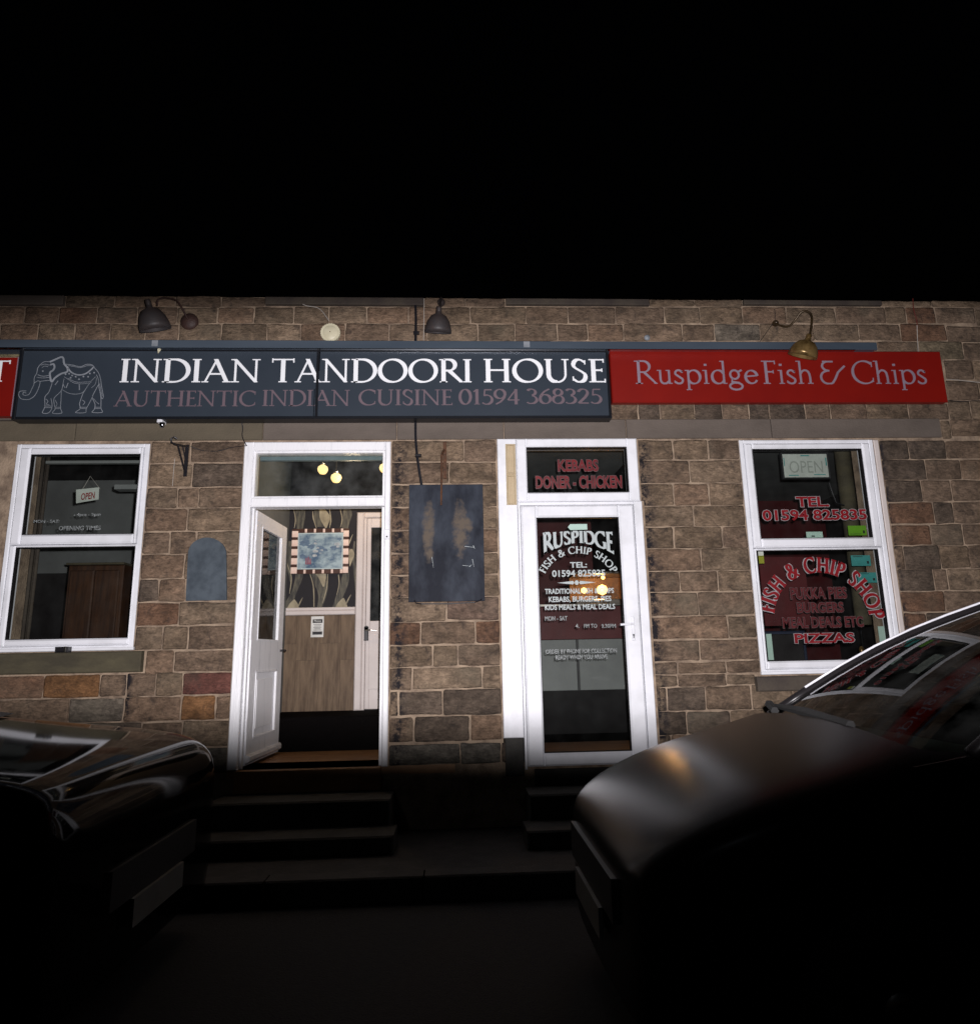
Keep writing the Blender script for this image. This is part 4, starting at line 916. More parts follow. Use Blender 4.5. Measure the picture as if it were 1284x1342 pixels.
bx('post', 'iron_black', ct, cm - .01, cm + .01, CY_ - .005, CY_ + .6, cz[1] + .002, cz[2])
bx('maroon_band', 'maroon', ct, .12, 1.95, CY_ - .02, CY_ + .6, cz[2] + .002, cz[3], .004)
bx('counter_top', 'steel', ct, .12, 1.95, CY_ - .03, CY_ + .62, cz[3] + .002, cz[3] + .03, .004)
hc = thing('heated_cabinet', 'steel hot food cabinet lit by warm lamps standing on the shop counter', 'cabinet', (1.2, CY_ + .3, cz[3] + .03))
ha, hb = at(762, 780, CY_ + .3)[0] - .1, at(820, 780, CY_ + .3)[0] + .35; hz0 = cz[3] + .032
bx('base', 'steel', hc, ha, hb, CY_ + .1, CY_ + .5, hz0, hz0 + .05, .005); bx('back', 'warm_board', hc, ha, hb, CY_ + .48, CY_ + .5, hz0 + .052, hz0 + .32); bx('top', 'steel', hc, ha, hb, CY_ + .1, CY_ + .5, hz0 + .322, hz0 + .35, .005)
for px_, py_, r_ in ((765, 774, .034), (789, 773, .06), (790, 757, .022)):
    lx, lz = at(px_, py_, CY_ + .25); b = MB(); b.lathe([(0, -r_), (r_ * .8, -r_ * .6), (r_, 0), (r_ * .8, r_ * .6), (0, r_)], (lx, CY_ + .25, lz), (0, 0, 1), 14); b.build('heat_lamp', 'bulb_glow_shop', hc, smooth=True)
pl = bpy.data.lights.new('cabinet_light', 'POINT'); pl.energy = 8; pl.color = (1, .5, .16); pl.shadow_soft_size = .05
po = bpy.data.objects.new('cabinet_light', pl); po.location = (at(786, 770, CY_ + .2)[0], CY_ + .12, at(786, 768, CY_ + .2)[1]); sc.collection.objects.link(po)
# things behind the right window
fr_ = thing('drinks_fridge', 'dark blue fridge behind the lower pane of the right window', 'fridge', (3.2, 1.2, FL))
bx('cabinet', 'navy', fr_, 2.35, 3.3, .95, 1.5, FL, at(1080, 826, .95)[1], .01); bx('door_panel', 'navy', fr_, 2.4, 2.8, .925, .948, FL + .1, at(1080, 830, .95)[1], .01); bx('door_panel', 'dark_interior', fr_, 2.84, 3.26, .925, .948, FL + .1, at(1080, 830, .95)[1], .01)
bx('window_board', 'dark_interior', B, RW[0], RW[1], .075, .34, RW[2] - .03, RW[2] + .02)
bx('window_board', 'dark_interior', B, LW[0], LW[1], .075, .34, LW[2] - .03, LW[2] + .02)
pp = MB(); a_ = at(1104, 600, .8); pp.lathe([(.07, 0), (.07, 2.2)], (a_[0], .8, 1.6), (0, 0, 1), 16); pp.build('stove_pipe', 'sill_green', B, smooth=True)
bx('poster_board', 'maroon', B, at(1000, 790, .8)[0], at(1060, 790, .8)[0], .8, .82, at(1030, 820, .8)[1], at(1030, 730, .8)[1])
tp = thing('chrome_tap', 'small shiny metal stand with a brass foot behind the right window', 'stand', (at(1132, 850, .3)[0], .3, at(1132, 850, .3)[1]))
tx, tz = at(1132, 853, .3); b = MB(); b.tube([(tx, .3, tz), (tx, .3, at(1132, 812, .3)[1])], [.006, .004]); b.build('stem', 'chrome', tp)
b = MB(); b.lathe([(0, .05), (.012, .045), (.022, .02), (.02, 0)], (tx - .02, .3, tz - .01), (0, 0, 1), 14); b.build('foot', 'brass', tp, smooth=True)
# left room
bx('room_floor', 'carpet_dark', B, -5.2, hx0 - .104, .342, 3.0, FL - .06, FL)
bx('room_back_wall', 'dark_interior', B, -5.2, hx0 - .104, 3.0, 3.1, FL, 2.45); bx('room_back_wall', 'grey_ceiling', B, -5.2, hx0 - .104, 2.96, 3.1, 2.452, 3.6)
bx('room_ceiling', 'dark_interior', B, -5.2, hx0 - .104, .342, 3.1, 3.6, 3.7)
bx('room_side_wall', 'dark_interior', B, -5.3, -5.2, .342, 3.1, FL, 3.7)
bx('blind_rail', 'grey_panel', B, at(62, 604, .4)[0], at(190, 604, .4)[0], .38, .42, at(100, 608, .4)[1], at(100, 604.5, .4)[1])
br_ = MB(); bx('picture_ledge', 'grey_panel', B, at(150, 636, .5)[0], at(185, 636, .5)[0], .5, .6, at(160, 641, .5)[1], at(160, 635, .5)[1])
WC = thing('wooden_cabinet', 'brown wooden cabinet inside behind the lower pane of the left window', 'cabinet', (-3.0, 1.2, FL))
ca, cb_, cz0, cz1 = rect((90, 741), (153, 850), 1.0)
bx('carcass', 'wood_brown', WC, ca, cb_, 1.0, 1.45, FL, cz1, .01)
bx('door', 'wood_brown', WC, ca + .03, (ca + cb_) / 2 - .004, .975, .998, FL + .1, cz1 - .05, .01); bx('door', 'wood_brown', WC, (ca + cb_) / 2 + .004, cb_ - .03, .975, .998, FL + .1, cz1 - .05, .01)
bx('top_edge', 'sill_green', WC, ca - .01, cb_ + .01, .97, 1.46, cz1 + .001, cz1 + .02, .004)
cu_ = MB()
for k_ in range(7):
    xx = at(37, 650, .45)[0] + k_ * .022; cu_.tube([(xx, .45 + (k_ % 2) * .02, glh[2] - .9), (xx + .004, .45 + (k_ % 2) * .02, glh[3] + .2)], .014, 8)
cu_.build('curtain', 'sill_brown', B, smooth=True)

# doorsteps
for D_, nm in ((D1, 0), (D2, 1)):
    a_, b_ = D_[0] - .05, D_[1] + .06
    if nm: a_ = at(686, 990)[0]
    bx('door_step', 'step_stone', B, a_, b_, -.34, .0 if not nm else -.04, .13, FL - .17, .012); bx('threshold', 'step_stone' if nm else 'floor_wood', B, a_ + .08, b_ - .1, -.035, .3 if nm else -.002, FL - .168, FL - .052 if nm else FL - .002, .006)
    bx('door_step', 'step_stone', B, a_ - .05, b_ + .05, -.64, -.342, .13, FL - .34 if FL - .34 > .16 else .2, .012)

# ------------------------------------------------------------------ signs
SY = -.13
def board(name, label, a, b_, Yf, edge, frame_m, panels, face_m, yb=-.03):
    x0, x1, z0, z1 = rect(a, b_, Yf)
    t_ = thing(name, label, 'sign', ((x0 + x1) / 2, yb, z0))
    f = MB(); f.box(x0, x1, Yf + .012, yb, z0, z1); bars(f, x0, x1, z0, z1, edge, edge, edge, edge, Yf - .01, Yf + .011, .004); f.build('case', frame_m, t_)
    return t_, (x0, x1, z0, z1)
xA, xM, xB = at(21.5, 503, SY)[0], at(416, 503, SY)[0], at(799, 503, SY)[0]
zA, zB = at(416, 549, SY)[1], at(416, 458, SY)[1]
SG = thing('shop_sign', 'long dark slate fascia sign with white restaurant name and elephant outline', 'sign', ((xA + xB) / 2, -.03, zA))
f = MB(); f.box(xA, xB, SY + .014, -.03, zA, zB); bars(f, xA, xB, zA, zB, .028, .022, .022, .018, SY - .012, SY + .013, .005); f.build('case', 'sign_black', SG)
for a_, b_ in ((xA + .028, xM - .004), (xM + .004, xB - .022)):
    bx('sign_panel', 'sign_slate', SG, a_, b_, SY, SY + .013, zA + .022, zB - .018)
bx('joint_strip', 'sign_black', SG, xM - .012, xM + .010, SY - .006, SY - .0005, zA + .02, zB - .016); 
b = MB(); b.tube([(xM - .022, SY - .006, zA + .01), (xM - .020, SY - .006, zA + (zB - zA) * .42)], .003, 6); b.tube([(xM + .012, SY - .006, zB - (zB - zA) * .32), (xM + .014, SY - .006, zB - .01)], .003, 6); b.build('wire', 'chrome', SG)
TY = SY - .001
def sw(txt, a, b_, yt, yb, m, **k):
    x0, z1 = at(a, yt, TY); x1, _ = at(b_, yt, TY); _, z0 = at((a + b_) / 2, yb, TY); _, z1 = at((a + b_) / 2, yt, TY)
    return word("lettering", txt, x0, x1, z0, z1 - z0, TY, m, SG, **k)
for t_, a_, b_ in (('INDIAN', 160, 341), ('TANDOORI', 358, 617), ('HOUSE', 634, 791)): sw(t_, a_, b_, 470.5, 501, 'sign_white')
for t_, a_, b_, c_, d_ in (('AUTHENTIC', 152, 335, 512, 532.5), ('INDIAN', 345, 458, 511, 532), ('CUISINE', 471, 592, 510.5, 531), ('01594', 602, 680, 510, 530), ('368325', 690, 787, 509.5, 529)): sw(t_, a_, b_, c_, d_, 'sign_mauve', T=.14, t=.06)
# elephant outline
EL = [
 (13, [(420, 182), (470, 160), (530, 135), (553, 150), (560, 200), (592, 240), (590, 280), (530, 300), (470, 340), (440, 378), (425, 350), (420, 290), (450, 265), (465, 235), (455, 205), (425, 210)]),
 (10, [(590, 230), (625, 280), (670, 305), (715, 312), (770, 300), (820, 265), (850, 235)]),
 (4, [(420, 182), (370, 180), (335, 200), (300, 240), (290, 290), (265, 340), (262, 400), (240, 450), (215, 500), (180, 515), (152, 505), (160, 482), (185, 492)]),
 (4, [(185, 470), (140, 470), (115, 482), (110, 512), (130, 545), (170, 555), (215, 553), (265, 520), (300, 460), (320, 400), (330, 375), (420, 365)]),
 (4, [(265, 390), (300, 370), (325, 380)]), (4, [(300, 310), (350, 325), (415, 315)]), (3.5, [(290, 335), (350, 342), (415, 335)]), (3.5, [(330, 215), (370, 205), (415, 215)]), (3.5, [(340, 240), (365, 225), (400, 230)]),
 (4, [(580, 205), (650, 215), (720, 230), (780, 208), (830, 210), (860, 235)]), (3, [(600, 220), (660, 228), (720, 240), (790, 220), (840, 222)]),
 (4, [(860, 240), (900, 290), (920, 350), (930, 420), (945, 500), (948, 530), (935, 548), (920, 500), (905, 430), (900, 360), (880, 310)]),
 (3, [(912, 400), (925, 470), (938, 520)]),
 (3.5, [(600, 345), (650, 372), (700, 385), (760, 382), (820, 375), (870, 330)]), (3, [(560, 330), (610, 362), (660, 392), (740, 400), (810, 392)]),
 (3.5, [(545, 460), (600, 490), (660, 502), (720, 495), (760, 470), (800, 410), (830, 380)]),
 (4, [(440, 395), (410, 480), (370, 530), (370, 610), (360, 650), (345, 687), (400, 690), (435, 650), (440, 600), (430, 545)]),
 (4, [(550, 400), (530, 470), (462, 540), (462, 600), (470, 650), (445, 690), (535, 690), (525, 640), (530, 540), (532, 470)]),
 (3.5, [(365, 620), (435, 620)]), (3.5, [(363, 635), (436, 635)]), (3.5, [(465, 632), (530, 632)]), (3.5, [(468, 645), (528, 645)]), (3, [(375, 550), (400, 570), (385, 600), (415, 610)]), (3, [(470, 560), (490, 600), (475, 625)]),
 (4, [(905, 400), (850, 500), (840, 540), (865, 600), (860, 650), (838, 682), (936, 682), (925, 640), (925, 560), (918, 480)]),
 (4, [(800, 410), (750, 490), (730, 540), (712, 600), (720, 645), (672, 684), (770, 684), (778, 650), (810, 590), (845, 520)]),
 (3.5, [(712, 632), (780, 632)]), (3.5, [(716, 645), (776, 645)]), (3.5, [(860, 632), (925, 632)]), (3.5, [(860, 645), (925, 645)]), (3, [(735, 560), (765, 580), (745, 610)]), (3, [(850, 545), (880, 580), (905, 600)]),
 (5, [(600, 390), (580, 440)]), (6, [(710, 405), (712, 460)]), (4, [(500, 370), (470, 410)]), (3, [(560, 350), (550, 400), (570, 440)]), (3, [(880, 340), (870, 400), (830, 440)]),
]
em = MB(); c_ = 0
for wd, pts in EL:
    P = []
    for i in range(len(pts) - 1):
        for k in range(4):
            t_ = k / 4; p0 = pts[max(i - 1, 0)]; p1 = pts[i]; p2 = pts[i + 1]; p3 = pts[min(i + 2, len(pts) - 1)]
            P.append(tuple(.5 * (2 * p1[c] + (p2[c] - p0[c]) * t_ + (2 * p0[c] - 5 * p1[c] + 4 * p2[c] - p3[c]) * t_ * t_ + (3 * p1[c] - p0[c] - 3 * p2[c] + p3[c]) * t_ ** 3) for c in range(2)))
    P.append(pts[-1]); W = [Vector(at(10 + x / 7.553, 450 + y / 7.553, TY)) for x, y in P]; hw = wd / 7.553 * .0058 / 2 * 1.45
    for i in range(len(W) - 1):
        d = (W[i + 1] - W[i])
        if d.length < 1e-5: continue
        d.normalize(); n_ = Vector((-d.y, d.x)) * hw; e_ = d * hw * .3; yy = TY - (c_ % 5) * .00015; c_ += 1
        q_ = [W[i] - e_ + n_, W[i] - e_ - n_, W[i + 1] + e_ - n_, W[i + 1] + e_ + n_]; em.prism([tuple(p) for p in q_], yy - .001, yy)
for x_, y_ in [(575, 305), (610, 300), (625, 340), (675, 330), (708, 355), (752, 328), (798, 330), (815, 298), (858, 290), (350, 275), (640, 318)]:
    cx_, cz_ = at(10 + x_ / 7.553, 450 + y_ / 7.553, TY); em.prism([(cx_ + .007 * math.cos(k * .785), cz_ + .007 * math.sin(k * .785)) for k in range(8)], TY - .0025, TY - .001)
em.build('elephant_emblem', 'elephant_grey', SG, kind='stuff')
b = MB(); b.prism([at(206, 456, SY - .02), at(212, 456.5, SY - .02), at(207, 463, SY - .02)], SY - .02, SY - .016); b.build('clip', 'cream_plastic', SG)

# red sign at right, and the one cut off at the left
RY = -.10
x0 = at(801, 500, RY)[0]; x1 = at(1238.5, 500, RY)[0]; z0 = at(1020, 526.8, RY)[1]; z1 = at(1020, 459.5, RY)[1]
RS = thing('shop_sign', 'long bright red fascia sign with pale serif fish and chip shop name', 'sign', ((x0 + x1) / 2, -.03, z0))
b = MB(); b.box(x0 + .004, x1 - .004, RY + .02, -.03, z0 + .004, z1 - .004); b.build('case', 'sign_red', RS)
bx('sign_panel', 'sign_red', RS, x0, x1, RY, RY + .018, z0, z1, .008)
TY = RY - .001
for t_, a_, b_ in (('Ruspidge', 832, 992), ('Fish', 999, 1064), ('+', 1073, 1107), ('Chips', 1116, 1212)):
    X0, _ = at(a_, 488, TY); X1, _ = at(b_, 488, TY); _, Z0 = at((a_ + b_) / 2, 503, TY); _, Z1 = at((a_ + b_) / 2, 472.8, TY)
    word('lettering', t_, X0, X1, Z0, Z1 - Z0, TY, 'sign_red_letter', RS, T=.105, t=.055, ser=.04)
x1 = at(19, 505, RY)[0]; z0 = at(8, 545, RY)[1]; z1 = at(8, 468, RY)[1]
RL = thing('shop_sign', 'end of a red sign with a white letter T at the left edge', 'sign', (x1 - .5, -.03, z0))
bx('case', 'sign_red', RL, x1 - 1.4, x1 - .004, RY + .02, -.03, z0 + .004, z1 - .004); bx('sign_panel', 'sign_red', RL, x1 - 1.4, x1, RY, RY + .018, z0, z1, .004); bx('edge_trim', 'sign_red_letter', RL, x1 + .001, x1 + .005, RY - .003, -.03, z0 - .003, z1 + .003)
X0 = at(-12, 480, TY)[0]; X1 = at(12.5, 480, TY)[0]; word('lettering', 'T', X0, X1, at(0, 500, TY)[1], at(0, 472.5, TY)[1] - at(0, 500, TY)[1], TY, 'sign_white', RL)

# steel rail above the signs
RLY = -.17
z0 = at(500, 456.2, RLY)[1]; z1 = at(500, 446, RLY)[1]
RT = thing('metal_rail', 'long blue grey metal rail running along the wall just above the signs', 'rail', (0, 0, z0))
xr = at(1149, 450, RLY)[0]
b = MB(); b.box(-4.7, xr, RLY, RLY + .02, z0, z1, .004); b.box(-4.7, xr, RLY + .021, -.012, z0 + .01, z0 + .02); b.build('channel', 'rail_blue', RT)
bx('lower_lip', 'chrome', RT, -4.7, xr - .2, RLY - .004, RLY + .03, z0 - .007, z0 - .001, .001)
for px_ in (147, 268, 460, 641, 751, 955, 1105):
    X0, Z0 = at(px_, 445, -.1); b = MB(); b.lathe([(0, 0), (.014, 0), (.016, .01), (.012, .03), (0, .034)], (X0, -.10, z1 - .004), (0, 0, 1), 10); b.build('bolt', 'iron_rust', RT)
for px_ in (203, 690): bx('patch', 'elephant_grey', RT, at(px_ - 4, 450, RLY)[0], at(px_ + 4, 450, RLY)[0], RLY - .003, RLY - .0005, z0 + .012, z1 - .006)
bx('bracket', 'rail_blue', RT, xr - .05, xr - .02, RLY + .02, -.012, z0 + .02, z1 - .01)

# ------------------------------------------------------------------ wall lamps
def wl(label, shade_c, r, h, axis, arm_pts, arm_r, mount, mount_r, m, group='lamps over the signs', neck=True, mmount=None):
    t_ = thing('wall_lamp', label, 'lamp', mount, group)
    prof = [(.0, h), (.014, h), (.020, h * .9), (.024, h * .74), (r * .55, h * .66), (r * .82, h * .45), (r * .97, h * .2), (r, 0), (r * .97, .004), (r * .9, h * .25), (r * .6, h * .55), (0, h * .62)]
    b = MB(); b.lathe(prof, shade_c, axis, 28); b.build('shade', m, t_, smooth=True)
    b = MB(); b.lathe([(0, h + .004), (.018, h + .002), (.022, h - .01), (.022, h * .8)], shade_c, axis, 16); b.build('collar', m, t_, smooth=True)
    P = []
    for i in range(len(arm_pts) - 1):
        for k in range(5):
            tt = k / 5; p0, p1, p2, p3 = [Vector(arm_pts[j]) for j in (max(i - 1, 0), i, i + 1, min(i + 2, len(arm_pts) - 1))]
            P.append(.5 * (2 * p1 + (p2 - p0) * tt + (2 * p0 - 5 * p1 + 4 * p2 - p3) * tt * tt + (3 * p1 - p0 - 3 * p2 + p3) * tt ** 3))
    P.append(Vector(arm_pts[-1])); b = MB(); b.tube(P, arm_r, 8); b.build('arm', mmount or m, t_, smooth=True)
    b = MB(); b.lathe([(0, -.035), (mount_r * .45, -.032), (mount_r * .8, -.018), (mount_r, -.002), (mount_r, .02)], mount, (0, 1, 0), 20); b.build('mount', mmount or m, t_, smooth=True)
    return t_
def p3(px, py, Y): x, z = at(px, py, Y); return (x, Y, z)
c = p3(204, 433, -.38); n = p3(205.5, 399, -.36)
hh = n[2] - c[2]
wl('dark dome wall lamp above the left end of the slate sign', (c[0] - .0, c[1], c[2] + .005), .118, hh, (-.20, -.42, 1), [p3(248, 421, -.03), p3(243, 412, -.08), p3(237, 401, -.14), p3(230, 393, -.22), p3(216, 390, -.32), p3(207, 393, -.36), p3(206, 400, -.36)], .007, p3(248, 421, -.012), .075, 'lamp_black', mmount='lamp_rust')
c = p3(574, 436, -.34); n = p3(577, 403, -.33)
wl('dark dome wall lamp above the middle of the slate sign beside the black cable', c, .108, .205, (.06, -.40, 1), [p3(578, 396, -.03), p3(578, 391, -.1), p3(578, 390, -.2), p3(577.5, 394, -.27), p3(577, 404, -.38)], .009, p3(578, 396, -.012), .035, 'lamp_black')
c = p3(1051, 467, -.30)
wl('brass swan neck wall lamp over the red sign', c, .118, .185, (.28, -.42, 1), [p3(1016, 423.5, -.03), p3(1026, 427.5, -.10), p3(1034, 427, -.14), p3(1042, 419, -.19), p3(1049, 409.5, -.23), p3(1057, 407.5, -.26), p3(1063.5, 414, -.28), p3(1063, 428, -.33), p3(1061, 440, -.37)], .009, p3(1016, 423.5, -.012), .028, 'brass', mmount='brass_dark')

# small fittings on the wall
x_, z_ = at(433, 436, -.08)
SN = thing('round_disc', 'cream round scalloped plastic disc standing behind the metal rail', 'disc', (x_, -.08, z_ - .07))
b = MB(); P = []
for k in range(48):
    r_ = .079 + (.005 if k % 2 else 0); P.append((x_ + r_ * math.cos(k * math.pi / 24), z_ + r_ * math.sin(k * math.pi / 24)))
b.prism(P, -.09, -.06); b.build('disc', 'cream_plastic', SN); b = MB(); b.lathe([(0, -.008), (.05, -.006), (.062, 0)], (x_, -.092, z_), (0, 1, 0), 24); b.build('cap', 'cream_plastic', SN, smooth=True)
b = MB(); b.lathe([(0, 0), (.004, 0), (.004, .004)], (x_, -.103, z_), (0, 1, 0), 8); b.build('screw', 'iron_rust', SN)
def cable(name, label, pts, r, m, group=None):
    P = [Vector(p) for p in pts]; Q = []
    for i in range(len(P) - 1):
        for k in range(5):
            tt = k / 5; a, b_, c, d = P[max(i - 1, 0)], P[i], P[i + 1], P[min(i + 2, len(P) - 1)]
            Q.append(.5 * (2 * b_ + (c - a) * tt + (2 * a - 5 * b_ + 4 * c - d) * tt * tt + (3 * b_ - a - 3 * c + d) * tt ** 3))
    Q.append(P[-1]); b = MB(); b.tube(Q, r, 6); o = b.build(name, m); o['label'] = label; o['category'] = 'cable'
    if group: o['group'] = group
    return o
cable('cable', 'thin white wire falling to the cream disc above the signs', [p3(388, 391.5, -.015), p3(400, 400, -.03), p3(418, 404, -.03), p3(431, 420, -.07)], .0035, 'cable_white')
cable('cable', 'thick black cable running down the wall above the slate sign', [p3(544, 391, -.02), p3(545, 420, -.02), p3(544.5, 446, -.05)], .012, 'cable_black')
cable('cable', 'thick black cable running from under the slate sign to the weathered board', [p3(544.5, 545, -.03), p3(544.5, 570, -.03), p3(546, 592, -.025), p3(549, 615, -.02), p3(552.5, 636, -.02)], .0115, 'cable_black')
cable('cable', 'thin white wire on the wall between black cable and middle lamp', [p3(555.5, 391, -.012), p3(555.5, 420, -.012), p3(555, 446, -.02)], .003, 'cable_white')
cable('cable', 'thin black wire from the slate sign to the corner of the left doorway', [p3(315, 548, -.03), p3(318, 560, -.02), p3(317.5, 572, -.02), p3(323, 584, -.035)], .004, 'cable_black')
cable('cable', 'thin dark wire sagging from the black bracket to the left doorway', [p3(250, 585, -.03), p3(264, 590, -.012), p3(285, 591, -.012), p3(305, 586, -.012), p3(324, 584, -.035)], .003, 'cable_black')
cable('cable', 'dark red wire at the top right of the wall', [p3(1196, 391, -.012), p3(1197, 405, -.015), p3(1201, 420, -.015), p3(1202, 432, -.015)], .004, 'cable_red')
cable('cable', 'pale wire running down to the right end of the red sign', [p3(1201.5, 426, -.018), p3(1202, 442, -.018), p3(1203, 461, -.04)], .0028, 'cable_white')
cable('cable', 'thin grey wire leaving the red sign at the right edge of the wall', [p3(1240, 497, -.03), p3(1256, 498, -.012), p3(1284, 501, -.012), p3(1330, 505, -.012)], .003, 'cable_white')
cable('cable', 'thin black wire below the right end of the red sign', [p3(1240, 524, -.04), p3(1260, 526, -.012), p3(1284, 525, -.012), p3(1330, 527, -.012)], .0035, 'cable_black')
cable('cable', 'thin pale wire hanging below the black bracket beside the left window', [p3(229, 601, -.012), p3(227.5, 618, -.012), p3(226, 637, -.012)], .002, 'cable_white')
cable('cable', 'thin dark wire from the brass lamp mount down to the rail', [p3(1015, 405, -.012), p3(1015, 420, -.012), p3(1008, 430, -.014), p3(996, 447, -.05)], .0028, 'cable_black')
for px_, py_, lab in ((545, 436, 'small cable clip on the black cable above the slate sign'), (547.5, 597, 'small cable clip on the black cable below the slate sign')):
    x_, z_ = at(px_, py_, -.03); o = MB(); o.box(x_ - .022, x_ + .028, -.045, -.012, z_ - .012, z_ + .012, .005); o = o.build('cable_clip', 'iron_black'); o['label'] = lab; o['category'] = 'clip'
x_, z_ = at(212, 556, -.10)
SC = thing('security_camera', 'tiny white dome camera hanging under the slate sign', 'camera', (x_, -.1, z_))
b = MB(); b.box(x_ - .032, x_ + .012, -.13, -.05, z_ + .012, z_ + .045, .008); b.build('body', 'white_upvc', SC)
b = MB(); b.lathe([(0, -.032), (.014, -.026), (.022, -.008), (.022, .012)], (x_ + .004, -.1, z_), (0, 0, 1), 14); b.build('lens_dome', 'chrome', SC, smooth=True)
x_, z_ = at(848, 442, -.08); o = MB(); o.lathe([(0, -.01), (.022, -.006), (.026, .006)], (x_, -.08, z_), (0, 1, 0), 16); o = o.build('cap', 'elephant_grey', smooth=True); o['label'] = 'small pale grey round cap on top of the rail above the red sign'; o['category'] = 'cap'

# black bracket beside the left window
BR = thing('hanging_bracket', 'black scrolled iron bracket on the wall right of the left window', 'bracket', p3(246, 605, -.005))
x_, z_ = at(246, 584); zb_ = at(245, 625)[1]
bx('wall_plate', 'iron_black', BR, x_ - .014, x_ + .014, -.016, .0, zb_, z_ + .005, .003)
tip = p3(229, 582, -.26)
b = MB(); b.tube([(x_, -.016, z_ - .012), (tip[0], tip[1], tip[2])], .009); b.tube([(tip[0], tip[1], tip[2]), (tip[0] - .012, tip[1] - .03, tip[2] + .005), (tip[0] - .016, tip[1] - .035, tip[2] + .035), (tip[0] + .0, tip[1] - .02, tip[2] + .052), (tip[0] + .02, tip[1] - .01, tip[2] + .04)], .007); b.build('arm', 'iron_black', BR)
b = MB(); m_ = Vector((x_, -.016, z_ - .012)).lerp(Vector(tip), .75); b.tube([(x_, -.014, zb_ + .03), tuple(m_)], .007); m2 = Vector((x_, -.016, z_ - .012)).lerp(Vector(tip), .35); b.tube([(x_, -.014, zb_ + .12), tuple(m2)], .005); b.build('brace', 'iron_black', BR)

# plaque
P = []
for k in range(17):
    a_ = math.pi * k / 16; P.append(at(271.5 + 25 * math.cos(a_), 726 - 21.5 * math.sin(a_), -.025))
P = [at(297, 786.5, -.025)] + P + [at(243.5, 787.5, -.025)]
b = MB(); b.prism(P, -.028, -.0115); o = b.build('plaque', 'plaque_slate'); o['label'] = 'blank grey arched slate plaque on the wall between left window and open door'; o['category'] = 'plaque'

# weathered board with rusty bracket
x0, x1, z0, z1 = rect((536, 635.2), (635.3, 787.5), -.03)
WB = thing('menu_board', 'weathered blue black metal board between the two doorways', 'board', ((x0 + x1) / 2, -.012, z0))
b = MB(); b.box(x0, x1, -.03, -.0115, z0, z1, .003); b.build('panel', 'board_slate', WB)
b = MB()
for i, (a_, b_, w_) in enumerate([((566, 730), (568, 744), .8), ((609, 716), (621, 717.5), 1), ((620, 715), (622, 719), 1.3), ((619, 733), (621, 743), .9), ((606, 741), (616, 742), .8), ((615, 743), (618, 740), 1)]):
    p_, q2 = Vector(at(*a_, -.03)), Vector(at(*b_, -.03)); d_ = (q2 - p_).normalized(); n_ = Vector((-d_.y, d_.x)) * .0019 * w_; b.prism([tuple(p_ + n_), tuple(p_ - n_), tuple(q2 - n_ * .4), tuple(q2 + n_ * .4)], -.0318 - i * .0001, -.0305)
b.build('chalk_scratch', 'vinyl_grey', WB)
b = MB(); b.tube([p3(543, 787, -.03), p3(545, 790.5, -.05), p3(552, 791.5, -.06), p3(590, 791.3, -.06), p3(622, 789.5, -.06), p3(629, 787, -.05), p3(631, 785, -.03)], .0045, 6); b.build('tray_rod', 'iron_black', WB)
x_, z_ = at(582.5, 580)
RB = thing('rusty_bracket', 'rusty iron hanger fixed above the weathered board with a long drooping bar', 'bracket', (x_, 0, z_))
bx('wall_plate', 'iron_rust', RB, x_ - .012, x_ + .016, -.02, .0, at(583, 628)[1], z_, .004)
b = MB(); b.tube([p3(582, 590, -.018), p3(580, 593, -.06), p3(578.8, 597, -.09)], .010); b.tube([p3(578.8, 597, -.09), p3(578.5, 630, -.085), p3(578, 662, -.08)], [.010, .009, .008], 6); b.build('bar', 'iron_rust', RB)
# small black clip under left window
x_, z_ = at(85, 851, -.06); o = MB(); o.box(x_ - .05, x_ + .045, -.11, -.05, z_ - .025, z_ + .018, .01); o = o.build('window_stay', 'iron_black'); o['label'] = 'small black fitting on the sill of the left window'; o['category'] = 'fitting'
x_, z_ = at(85, 851, -.11); bx('clip', 'steel', o, x_ - .008, x_ + .008, -.116, -.111, z_ - .02, z_ + .02, .002)

